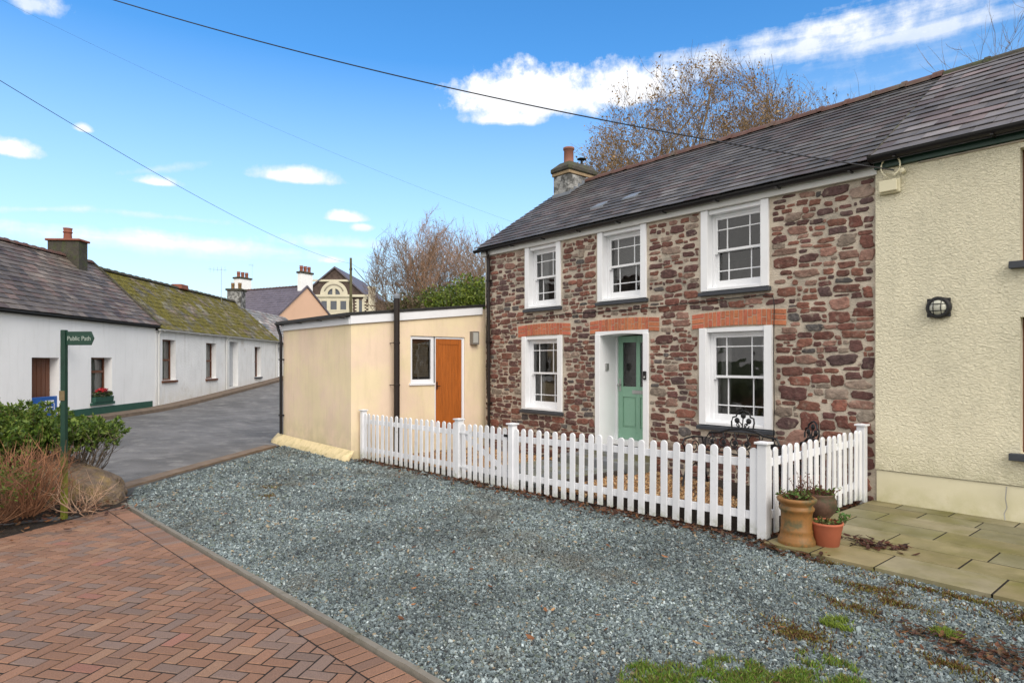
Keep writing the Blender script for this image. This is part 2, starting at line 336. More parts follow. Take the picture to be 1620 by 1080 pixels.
az = mth('ARCTAN2', sx.outputs[0], sx.outputs[1]); el = mth('ARCSINE', sx.outputs[2])
def ae(px, py):
    t = (px-810)/1000; return R(-49.73)+math.atan(t), math.atan((573-py)/1000/math.sqrt(1+t*t))
nz = noise(nt, 7, 8, .62, tc); nz2 = noise(nt, 26, 8, .65, tc); nz3 = noise(nt, 3.0, 6, .6, tc, (1, 1, 9))
mask = None; shade = None
CL = [(850,165,120,50,1,.8),(970,150,110,45,1,.8),(800,190,75,24,1,.5),(1270,70,270,30,.8,1.5),(1430,58,170,20,.7,1.3),(1080,104,110,10,.4,1.5),
      (462,282,78,21,1,.45),(246,289,42,13,.95,.6),(131,205,17,11,.8,.5),(20,240,48,23,1,.6),(58,12,42,26,.7,1.2),(550,346,38,13,1,.5),(575,360,20,7,.8,.5),
      (270,386,430,15,.85,1.0),(560,388,120,13,.6,1.),(528,413,22,9,.8,.5),(60,331,95,6,.6,1.),(250,268,70,7,.35,1.2),(1400,120,330,40,.25,1.8),(250,342,130,5,.35,1.4)]
for (px, py, wx, wy, dn, k) in CL:
    a0, e0 = ae(px, py); a1, _ = ae(px+wx, py); a2, _ = ae(px-wx, py); _, e1 = ae(px, py-wy); sa, se = (a1-a2)/2, abs(e1-e0)
    tilt = {250: -.25, 60: -.14}.get(px, 0)
    da = mth('SUBTRACT', az, a0); de = mth('SUBTRACT', el, e0)
    if tilt and wy < 8 and px in (60, 250) and py != 342: de = mth('MULTIPLY_ADD', da, tilt, de)
    da = mth('DIVIDE', da, sa); de = mth('DIVIDE', de, se)
    lo = mth('MULTIPLY', mth('MINIMUM', de, 0), 1.5) if wy > 8 and wy < 60 and px < 1000 and wx < 200 else None
    d = mth('SQRT', mth('ADD', mth('POWER', mth('ABSOLUTE', da), 2), mth('POWER', mth('ABSOLUTE', mth('ADD', de, lo) if lo is not None else de), 2)))
    nn = mth('MULTIPLY_ADD', nz2, 1.15, mth('MULTIPLY', nz, .95)) if wy < 60 and wx < 150 else mth('MULTIPLY_ADD', nz3, 1.3, mth('MULTIPLY', nz2, .7))
    v = mth('SUBTRACT', mth('MULTIPLY_ADD', mth('SUBTRACT', nn, 1.0), k*2.2, 1.3 if 700 < px < 1000 and wx > 100 else 1.05), d)
    soft = .6 if k < 1 else 1.1
    v = mth('MULTIPLY', mth('DIVIDE', v, soft, clamp=True), dn)
    v = mth('MULTIPLY', v, mth('MULTIPLY_ADD', nz2, .5, .75), clamp=True)
    mask = v if mask is None else mth('MAXIMUM', mask, v)
    sh = mth('MULTIPLY', v, mth('MULTIPLY_ADD', de, .35, .55, clamp=True)); shade = sh if shade is None else mth('MAXIMUM', shade, sh)
hs = nt.nodes.new('ShaderNodeHueSaturation'); hs.inputs['Saturation'].default_value = 1.32; hs.inputs['Value'].default_value = 1.0; nt.links.new(sky.outputs[0], hs.inputs['Color'])
skyc = mixc(nt, 1, hs.outputs[0], (1.0, 1.0, 1.0), 'MULTIPLY')
low = mth('MULTIPLY', mth('SUBTRACT', 1, mth('DIVIDE', mth('ABSOLUTE', el), .44), clamp=True), .85, clamp=True)
skyc = mixc(nt, low, skyc, (3.15, 4.0, 4.65))
cc = mixc(nt, shade, (3.7, 3.95, 4.35), (5.4, 5.35, 5.35))
skyc = mixc(nt, mask, skyc, cc)
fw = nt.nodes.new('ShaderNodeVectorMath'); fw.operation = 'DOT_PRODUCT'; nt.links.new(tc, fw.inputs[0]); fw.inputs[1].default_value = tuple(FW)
back = mth('DIVIDE', mth('SUBTRACT', mth('MULTIPLY_ADD', nz3, .5, .22), fw.outputs['Value']), .25, clamp=True)      # bright broken cloud added overhead and behind the camera, unseen neutral fill light
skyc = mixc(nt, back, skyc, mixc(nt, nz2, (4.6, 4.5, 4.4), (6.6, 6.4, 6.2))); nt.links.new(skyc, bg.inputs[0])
S.view_settings.view_transform = 'Standard'; S.view_settings.look = 'None'; S.view_settings.exposure = .68; S.view_settings.gamma = 1
S.cycles.max_bounces = 6; S.cycles.transparent_max_bounces = 8
# ------------------------------------------------------------------ ground
def axis(pts):
    out = []
    for a, b, st in pts: out += list(np.arange(a, b, st))
    return np.array(out+[pts[-1][1]])
gx = axis([(-1500,-200,130), (-200,-80,12), (-80,-48,2), (-48,10,.5), (10,60,5), (60,1500,120)]); gy = axis([(-1500,-60,120), (-60,-12,6), (-12,40,.5), (40,90,2.5), (90,250,16), (250,1500,125)])
X, Y = np.meshgrid(gx, gy); Z = H(X, Y)-.07
V = np.column_stack([X.ravel(), Y.ravel(), Z.ravel()]); nx, ny = len(gx)-1, len(gy)-1; i = np.arange(nx*ny); a = (i//nx)*(nx+1)+i % nx
npmesh('ground', V, np.column_stack([a, a+1, a+nx+2, a+nx+1]), np.ones((len(V), 3)), M['grass_g'], None, True)['kind'] = 'structure'
def us(u, v): p = uv2(u, v); return (p.x, p.y)
sheet('road', [us(-34, 6.95), us(60, 7.9), us(60, .45), us(-34, .45)], 160, 16, -.012, M['asphalt'])
def strip(name, A, B, wdt, h0, h1, m, n=40, taper=0):     # raised kerb following the ground from A to B, width to the left of A->B
    A, B = Vector((*A, 0)), Vector((*B, 0)); d = (B-A).normalized(); nrm = Vector((-d.y, d.x, 0)); mb = MB(); vs = []; fs = []
    for k in range(n+1):
        p = A+(B-A)*(k/n); jx = (random.random()-.5)*.012
        for q, hh in ((p+nrm*jx, h0), (p+nrm*(jx+.012), h1), (p+nrm*wdt, h1), (p+nrm*wdt, h0)): vs.append((q.x, q.y, Hf(q.x, q.y)+hh))
    for k in range(n):
        for j in range(3): fs.append((4*k+j, 4*k+4+j, 4*k+5+j, 4*k+1+j))
    fs += [(0, 1, 2, 3), (4*n+3, 4*n+2, 4*n+1, 4*n)]
    mb.add(vs, fs); return mb.build(name, m)
strip('pavement', us(-30, .62), us(45, .62), .70, -.1, .10, M['kerb'], 150)['kind'] = 'structure'
strip('kerb', (-11.18, 1.72), (-14.75, 5.32), .26, -.1, .035, M['kerb'], 30)['kind'] = 'structure'
ED = lambda x: 1.507+.070*(x+9.64)
sheet('gravel_bed', [(-11.3, 1.6), (2.6, 2.4), (2.6, 6.12), (-14.9, 5.62)], 60, 24, .0, M['gravelbase'])
ek = strip('kerb', (-9.95, ED(-9.95)+.005), (3, ED(3)), .055, -.05, .035, M['edging'], 90); ek['kind'] = 'structure'
sheet('planting_bed', [(-12.6, -3.0), (-7.0, -2.6), (-9.80, 1.55), (-11.4, 1.75)], 24, 24, .01, M['soil'], jit=.05)
# clay pavers, each a real block
def clip(poly, n, d):                 # keep n.p <= d
    out = []
    for i in range(len(poly)):
        a, b = poly[i], poly[(i+1) % len(poly)]; da, db = n[0]*a[0]+n[1]*a[1]-d, n[0]*b[0]+n[1]*b[1]-d
        if da <= 0: out.append(a)
        if da*db < 0: t = da/(da-db); out.append((a[0]+(b[0]-a[0])*t, a[1]+(b[1]-a[1])*t))
    return out
def paver_col():
    r = random.random(); k = random.uniform(.72, .98)
    c = (.27, .145, .092) if r < .5 else ((.24, .14, .098) if r < .72 else ((.215, .145, .115) if r < .92 else ((.29, .17, .11) if r < .992 else (.31, .145, .105))))
    return tuple(q*k for q in c)
def slab(mb, poly, z0, th, gap, bev, col, tl=.012):
    if len(poly) < 3: return
    A = sum(poly[i][0]*poly[(i+1) % len(poly)][1]-poly[(i+1) % len(poly)][0]*poly[i][1] for i in range(len(poly)))/2
    if abs(A) < .0012: return
    if A < 0: poly = poly[::-1]
    cx = sum(p[0] for p in poly)/len(poly); cy = sum(p[1] for p in poly)/len(poly)
    def inset(g):
        out = []; n = len(poly)
        for i in range(n):
            p0, p1, p2 = poly[i-1], poly[i], poly[(i+1) % n]
            e1 = Vector((p1[0]-p0[0], p1[1]-p0[1])); e2 = Vector((p2[0]-p1[0], p2[1]-p1[1]))
            if e1.length < 1e-6 or e2.length < 1e-6: out.append(p1); continue
            n1 = Vector((-e1.y, e1.x)).normalized(); n2 = Vector((-e2.y, e2.x)).normalized(); q = n1+n2; dn = max(.35, 1+n1.dot(n2)); q = q*(g/dn)
            out.append((p1[0]+q.x, p1[1]+q.y))
        return out
    p0, p1 = inset(gap), inset(gap+bev); n = len(poly); hz = Hf(cx, cy)+z0+random.uniform(-.0015, .0015); tx, ty = random.uniform(-tl, tl), random.uniform(-tl, tl)
    def zz(p): return hz+(p[0]-cx)*tx+(p[1]-cy)*ty
    vs = [(*p, zz(p)-.03) for p in p0]+[(*p, zz(p)+th-bev*.7) for p in p0]+[(*p, zz(p)+th) for p in p1]
    fs = [(i, (i+1) % n, (i+1) % n+n, i+n) for i in range(n)]+[(i+n, (i+1) % n+n, (i+1) % n+2*n, i+2*n) for i in range(n)]+[tuple(range(2*n, 3*n))]
    mb.add(vs, fs, col)
mb = MB(); ea = math.atan(.070); en = (-math.sin(ea), math.cos(ea)); ed = (math.cos(ea), math.sin(ea)); e0 = en[0]*-9.64+en[1]*1.507
ln = Vector((-1.26, -.98)).normalized()      # outward normal of the left edge of the paving
l0 = ln.x*-9.78+ln.y*1.45
ca, sa_ = math.cos(R(37)), math.sin(R(37)); w = .103
for ii in range(-110, 110):
    for jj in range(-60, 60):
        ox, oy = ii+2*jj, ii-2*jj
        for (bx, by, bw, bh) in ((0, 0, 2, 1), (0, 1, 1, 2)):
            q = [(ox+bx, oy+by), (ox+bx+bw, oy+by), (ox+bx+bw, oy+by+bh), (ox+bx, oy+by+bh)]
            P = [(-5+w*(a*ca-b*sa_), w*(a*sa_+b*ca)) for a, b in q]; cx, cy = P[0]
            if cx < -10.4 or cx > 1.2 or cy < -2.4 or cy > 2.6: continue
            P = clip(P, en, e0-.215); P = clip(P, (ln.x, ln.y), l0-.21) if P else P
            P = clip(P, (0, -1), 2.2) if P else P
            if P: slab(mb, P, 0, .020, .0058, .006, paver_col())
k = 0; t = -.2
while t < 12:                          # soldier course along the edging
    a = t; b = t+.104; t = b
    def pt(s, o): return (-9.9+ed[0]*s+en[0]*(o), 1.487+ed[1]*s+en[1]*(o))
    P = [pt(a, -.213), pt(b, -.213), pt(b, -.006), pt(a, -.006)]; P = clip(P, (ln.x, ln.y), l0)
    if P: slab(mb, P, 0, .020, .0058, .006, paver_col())
lt = Vector((-ln.y, ln.x)); t = 0
while t < 4.6:                         # and along the planting bed
    a, b = t, t+.104; t = b
    O = Vector((-9.78, 1.45))-lt*0
    P = [(O.x+lt.x*a-ln.x*.207, O.y+lt.y*a-ln.y*.207), (O.x+lt.x*b-ln.x*.207, O.y+lt.y*b-ln.y*.207), (O.x+lt.x*b, O.y+lt.y*b), (O.x+lt.x*a, O.y+lt.y*a)]
    P = clip(P, en, e0-.215)
    if P: slab(mb, P, 0, .020, .0058, .006, paver_col())
mb.build('paving', M['paver'])['kind'] = 'structure'
sheet('paving_joints', [(-9.77, 1.455), (-7.45, -2.3), (2.6, -2.3), (2.6, ED(2.6)-.01)], 80, 40, .0152, M['joint'])
# ------------------------------------------------------------------ loose gravel chips (nobody could count them)
def inpoly(x, y, P):
    P = np.array(P); k = np.zeros(len(x), bool); n = len(P); j = n-1
    for i in range(n):
        xi, yi, xj, yj = *P[i], *P[j]
        if yi != yj: k ^= ((yi > y) != (yj > y)) & (x < (xj-xi)*(y-yi)/(yj-yi)+xi)
        j = i
    return k
def view(x, y, z, m=260):
    d = x*FW.x+y*FW.y; r = x*RT.x+y*RT.y; px = 810+1000*r/np.maximum(d, .1); py = 573+1000*(CAMH-z)/np.maximum(d, .1)
    return (d > 2) & (px > -m) & (px < 1620+m) & (py < 1080+m), d
def chips(name, P, dens, size, pal, dz=.0, excl=None, seed=1, m=None, vary=True):
    g = np.random.default_rng(seed); P = np.array(P); x0, y0 = P.min(0); x1, y1 = P.max(0); N = int((x1-x0)*(y1-y0)*dens(3))
    x = g.uniform(x0, x1, N); y = g.uniform(y0, y1, N); z = H(x, y); ok, d = view(x, y, z)
    ok &= inpoly(x, y, P) & (g.random(N) < np.array(dens(d))/dens(3))
    if excl is not None: ok &= ~excl(x, y)
    x, y, z, d = x[ok], y[ok], z[ok], d[ok]; n = len(x); sc = size(d)*g.lognormal(0, .28, n)
    base = np.array([[-1,-1,-1],[1,-1,-1],[1,1,-1],[-1,1,-1],[-1,-1,1],[1,-1,1],[1,1,1],[-1,1,1]], float)
    v = base[None]*(1+g.uniform(-.55, .2, (n, 8, 3))); v *= np.stack([sc, sc*g.uniform(.55, .9, n), sc*g.uniform(.3, .6, n)], 1)[:, None]
    A = g.normal(size=(n, 4)); A[:, 0] *= 1.3; A[:, 3] *= 2.2; A /= np.linalg.norm(A, axis=1)[:, None]; w_, qx, qy, qz = A.T
    Rm = np.stack([1-2*(qy**2+qz**2), 2*(qx*qy-qz*w_), 2*(qx*qz+qy*w_), 2*(qx*qy+qz*w_), 1-2*(qx**2+qz**2), 2*(qy*qz-qx*w_), 2*(qx*qz-qy*w_), 2*(qy*qz+qx*w_), 1-2*(qx**2+qy**2)], 1).reshape(n, 3, 3)
    v = np.einsum('nij,nkj->nki', Rm, v); v += np.stack([x, y, z+dz+sc*g.uniform(.05, .75, n)], 1)[:, None]
    f = np.array([(0,3,2,1),(4,5,6,7),(0,1,5,4),(1,2,6,5),(2,3,7,6),(3,0,4,7)])
    F = (f[None]+8*np.arange(n)[:, None, None]).reshape(-1, 4)
    pc = np.array([p[1] for p in pal]); pw = np.array([p[0] for p in pal]); c = pc[g.choice(len(pal), n, p=pw/pw.sum())]*g.uniform(.7, 1.3, (n, 1))
    if vary:
        wet = np.array([mnoise.noise(Vector((a*.9, b*.9, 3.1)))+.6*mnoise.noise(Vector((a*2.7, b*2.7, 1.1))) for a, b in zip(x, y)]); c = c*(1+np.clip(wet, -.6, .6)*.42)[:, None]
        fines = np.clip(np.array([mnoise.noise(Vector((a*.55+4, b*.8, 8.1)))+.5*mnoise.noise(Vector((a*3, b*3, 2.))) for a, b in zip(x, y)])-.22, 0, .5)[:, None]*.9; c = c*(1-fines)+np.array([.10, .088, .065])*g.uniform(.6, 1.3, (n, 1))*fines
    o = npmesh(name, v.reshape(-1, 3), F, np.repeat(c, 8, 0), m or M['chip']); o['kind'] = 'stuff'; print(name, n); return o
GP = [(-9.9, ED(-9.9)+.06), (2.6, ED(2.6)+.06), (2.6, 6.03), (-3.25, 6.06), (-3.4, 6.3), (-11.6, 5.95), (-12, 5.5), (-14.75, 5.5), (-11.12, 1.85)]
greys0 = [(.34, (.135, .155, .16)), (.20, (.205, .23, .235)), (.24, (.075, .088, .092)), (.05, (.34, .36, .36)), (.09, (.13, .145, .12)), (.035, (.25, .19, .13)), (.045, (.05, .056, .062))]
greys = [(w_, (c[0]*.97, c[1]*1.05, c[2]*1.05)) for w_, c in greys0]
o = chips('gravel', GP, lambda d: np.where(np.array(d) < 6, 7400, np.where(np.array(d) < 9, 4200, 2200)) if np.ndim(d) else 7400,
      lambda d: np.where(d < 6, .0085, np.where(d < 9, .0105, .014)), greys, excl=lambda x, y: (y > 5.86+.0388*(x+11.56)-.0) & (x < -3.0) & (np.random.default_rng(5).random(len(x)) < .85))
tag(o, 'loose blue grey stone chippings covering the parking space in front of the white fence', 'gravel')
# ------------------------------------------------------------------ cottage front garden and stone patio
GZ = .03
sheet('garden_bed', [(-11.62, 6.05), (-3.36, 6.32), (-3.36, 8.98), (-11.62, 8.98)], 30, 12, GZ-.02, M['soil'], jit=.02)
gold = [(.4, (.34, .20, .09)), (.25, (.24, .12, .05)), (.2, (.44, .30, .16)), (.15, (.13, .08, .05))]
o = chips('golden_gravel', [(-6.75, 6.45), (-4.3, 6.5), (-4.3, 7.55), (-5.3, 8.5), (-6.75, 8.8)], lambda d: 2100 if np.ndim(d) == 0 else np.full(len(d), 2100.), lambda d: np.full(len(d), .016), gold, dz=GZ, seed=4, vary=False)
tag(o, 'golden brown pebbles in the bed right of the garden path, behind the pickets', 'gravel')
o = chips('golden_gravel', [(-11.4, 6.3), (-8.9, 6.4), (-8.9, 8.6), (-11.4, 8.6)], lambda d: 1500 if np.ndim(d) == 0 else np.full(len(d), 1500.), lambda d: np.full(len(d), .018), gold, dz=GZ, seed=5, vary=False)
tag(o, 'golden brown pebbles in the garden left of the gate, in front of the orange door', 'gravel')
mb = MB()
yy = 6.42
while yy < 8.2:
    dy = random.choice((.42, .5, .36)); xx = -8.75
    while xx < -6.9:
        dx = random.choice((.5, .62, .75)); a = min(xx+dx, -6.88); k = random.uniform(.8, 1.2)
        slab(mb, [(xx, yy), (a, yy), (a, min(yy+dy, 8.24)), (xx, min(yy+dy, 8.24))], GZ+.02, .03, .008, .006, (.15*k, .17*k, .19*k)); xx = a+.0001
        if a >= -6.881: break
    yy += dy
mb.build('garden_path', M['flag'])['kind'] = 'structure'
mb = MB(); mb.box(-8.35, -6.6, 8.22, 8.62, .0, .17, (.16, .17, .19)); mb.build('step', M['flag'], bevel=.012)['kind'] = 'structure'
mb = MB(); mb.box(-8.25, -6.75, 8.61, 8.985, .0, .29, (.20, .21, .22)); mb.build('step', M['flag'], bevel=.012)['kind'] = 'structure'
def sleeper(x0, y0, x1, y1, h, wd_, label):
    a = math.atan2(y1-y0, x1-x0); L = math.hypot(x1-x0, y1-y0); mb = MB(); mb.box(0, L, -wd_/2, wd_/2, -.06, h)
    o = mb.build('timber_edging', M['darktimber'], bevel=.01, loc=(x0, y0, Hf(x0, y0)+.02), rot=a); return tag(o, label, 'timber edging')
M['darktimber'] = mat('dark_wet_timber', (.045, .036, .030), .75, .3, 5, .5, 30, .006, stretch=(1, 6, 6), coords=True)
sleeper(-6.82, 6.4, -6.82, 8.2, .10, .06, 'dark timber board edging between the garden path and the golden pebbles')
sleeper(-5.6, 6.42, -3.45, 6.5, .16, .10, 'dark timber sleeper inside the fence below the black bench')
sleeper(-8.6, 6.09, -7.1, 6.13, .04, .14, 'grey timber threshold board lying under the picket gate')
# patio of large yellow grey flags, courses parallel to the house
mb = MB(); rows = [6.03, 6.55, 6.98, 7.42, 7.88, 8.32, 8.68, 8.985]
rnd = random.Random(3)
for r, (a, b) in enumerate(zip(rows, rows[1:])):
    xx = -3.28 if r else -3.22; xx = xx-(0 if r == 0 else 0)
    first = True
    while xx < 2.4:
        dx = rnd.choice((.56, .62, .85, .9)); 
        if first: dx *= rnd.uniform(.4, 1); first = False
        k = rnd.uniform(.82, 1.18); c = rnd.choice([(.21, .18, .095), (.25, .22, .14), (.19, .175, .105), (.23, .19, .10)])
        slab(mb, [(xx, a), (xx+dx, a), (xx+dx, b), (xx, b)], .012, .035, .008, .004, tuple(q*k for q in c), .0018); xx += dx
mb.build('patio', M['flag'])['kind'] = 'structure'
sheet('patio_joints', [(-3.25, 6.04), (2.4, 6.04), (2.4, 8.985), (-3.25, 8.985)], 24, 12, .0430, M['joint'])
# ------------------------------------------------------------------ stone cottage
def sash_window(par, x0, x1, z0, z1, inner, lab=None, T=.125):
    mb = MB(); e = .0
    mb.box(x0, x0+T, -.038, .14, z0, z1); mb.box(x1-T, x1, -.038, .14, z0, z1)            # boxed surround, deep reveals
    mb.box(x0+T, x1-T, -.0, .14, z1-.07, z1-.001); mb.prism([(-.03, z0), (.16, z0), (.16, z0+.075), (-.03, z0+.045)], x0+T, x1-T, 'x')
    a, b, c, d = x0+T, x1-T, z0+.06, z1-.07; f = .045
    mb.box(a, a+f, .105, .24, c, d); mb.box(b-f, b, .105, .24, c, d); mb.box(a+f, b-f, .105, .24, d-f, d); mb.box(a+f, b-f, .13, .24, c, c+.03)
    w = mb.build('window', M['white'], par, bevel=.004)
    if lab: w['label'] = lab
    a += f; b -= f; d -= f; c += .03; mid = (c+d)/2+.01; g = .018
    for k, (lo, hi, y) in enumerate(((mid-.02, d, .118), (c, mid+.02, .165))):
        s = MB(); st = .042; br = .085 if k else .04; s.box(a, a+st, y, y+.04, lo-(.03 if k == 0 else 0), hi); s.box(b-st, b, y, y+.04, lo-(.03 if k == 0 else 0), hi)
        s.box(a+st, b-st, y, y+.04, hi-.04, hi); s.box(a+st, b-st, y, y+.04, lo, lo+br)
        p, q, r, t = a+st, b-st, lo+br, hi-.04; wd_ = (q-p)*.235; hh = (t-r)*.34 if (z1-z0) < 1.4 else (t-r)*.24
        zb = t-hh if k == 0 else r+hh
        for xx in (p+wd_, q-wd_): s.box(xx-g/2, xx+g/2, y+.006, y+.034, r, t)
        s.box(p, q, y+.008, y+.032, zb-g/2, zb+g/2); s.build('sash', M['white'], w, bevel=.003)
        gl = MB(); gl.add([(p, y+.02, r), (q, y+.02, r), (q, y+.02, t), (p, y+.02, t)], [(0, 1, 2, 3)]); gl.build('pane', M['glass'], w)
    s = MB(); s.prism([(-.075, z0-.075), (.05, z0-.075), (.05, z0-.001), (-.075, z0-.018)], x0-.03, x1+.03, 'x'); s.build('sill', M['sill'], w, bevel=.004)
    if inner == 'blind':
        s = MB(); z = z1-.2
        while z > z0+.5: s.add([(a, .27, z), (b, .27, z), (b, .29, z+.022), (a, .29, z+.022)], [(0, 1, 2, 3)]); z -= .026
        s.build('blind', M['blind'], w)
    if inner in ('curtain', 'both'):
        for x_, sg in ((a, 1), (b, -1)):
            s = MB(); vs = []; n = 10; W_ = .17
            for i in range(n+1):
                xx = x_+sg*W_*i/n; yy = .33+.025*math.sin(i*2.1)
                vs += [(xx, yy, z0+.05), (xx+sg*.02, yy, z1-.1)]
            s.add(vs, [(2*i, 2*i+2, 2*i+3, 2*i+1) for i in range(n)]); s.build('curtain', M['curtain'], w, True)
    return w
def brick_arch(par, x0, x1, z0=2.385, h=.245, rise=.035):
    mb = MB(); xc = (x0+x1)/2; hw = (x1-x0)/2; zb = lambda x: z0+rise*(1-((x-xc)/hw)**2)
    def col(): k = random.uniform(.85, 1.15); return (.46*k, .15*k*random.uniform(.85, 1.15), .08*k)
    def br(a, b, lo, hi): 
        g = .0075; y = -.018+random.uniform(-.002, .002)
        mb.add([(a+g, y, zb(a)+lo+g), (b-g, y, zb(b)+lo+g), (b-g, y, zb(b)+hi-g), (a+g, y, zb(a)+hi-g), (a+g, .02, zb(a)+lo+g), (b-g, .02, zb(b)+lo+g), (b-g, .02, zb(b)+hi-g), (a+g, .02, zb(a)+hi-g)],
               [(0,1,2,3),(0,4,5,1),(1,5,6,2),(2,6,7,3),(3,7,4,0)], col())
    for a, b in ((x0, x0+.23), (x1-.23, x1)):
        for k in range(3): br(a, b, h*k/3, h*(k+1)/3)
    n = int(round((x1-x0-.46)/.078)); wd_ = (x1-x0-.46)/n
    for k in range(n):
        a = x0+.23+k*wd_
        if k % 3 == 1: br(a, a+wd_, 0, h*.5); br(a, a+wd_, h*.5, h)
        elif k % 3 == 2 and k % 2: br(a, a+wd_, 0, h*.62); br(a, a+wd_, h*.62, h)
        else: br(a, a+wd_, 0, h)
    o = mb.build('brick_arch', M['brick'], par, bevel=.003)
    mb = MB(); m = 12; vs = []
    for k in range(m+1):
        x = x0+(x1-x0)*k/m; vs += [(x, -.008, zb(x)), (x, -.008, zb(x)+h), (x, .02, zb(x)), (x, .02, zb(x)+h)]
    mb.add(vs, [f for k in range(m) for f in ((4*k, 4*k+4, 4*k+5, 4*k+1), (4*k+1, 4*k+5, 4*k+7, 4*k+3), (4*k, 4*k+2, 4*k+6, 4*k+4))]); mb.build('mortar_bed', M['brickmortar'], o)
    return o
CT = empty('stone_cottage', (-11.58, 9, 0), 0, 'red brown rubble stone cottage with white sash windows and a sage green front door', 'cottage')
UW = [(1.415, 2.49), (3.49, 4.63), (5.73, 6.88)]; LW = [(1.31, 2.53), (5.70, 6.935)]; DX = (3.43, 4.675); LEN = 8.35
ops = [(a+.03, b-.03, 2.96, 4.29) for a, b in UW]+[(a+.03, b-.03, .82, 2.40) for a, b in LW]+[(DX[0]+.03, DX[1]-.03, .1, 2.42)]
mb = MB(); wall(mb, 0, LEN, -.4, 4.44, ops, 0, .42); shell(mb, 0, LEN, 0, 5.6, -.4, 4.44, 6.35); mb.build('wall', M['mortar'], CT)
for i, (a, b) in enumerate(UW): sash_window(CT, a, b, 2.99, 4.29, ('curtain', 'blind', None)[i])
for i, (a, b) in enumerate(LW): sash_window(CT, a, b, .85, 2.40, ('curtain', 'both')[i])
for a, b in ((1.17, 2.76), (3.28, 4.90), (5.55, 7.145)): brick_arch(CT, a, b)
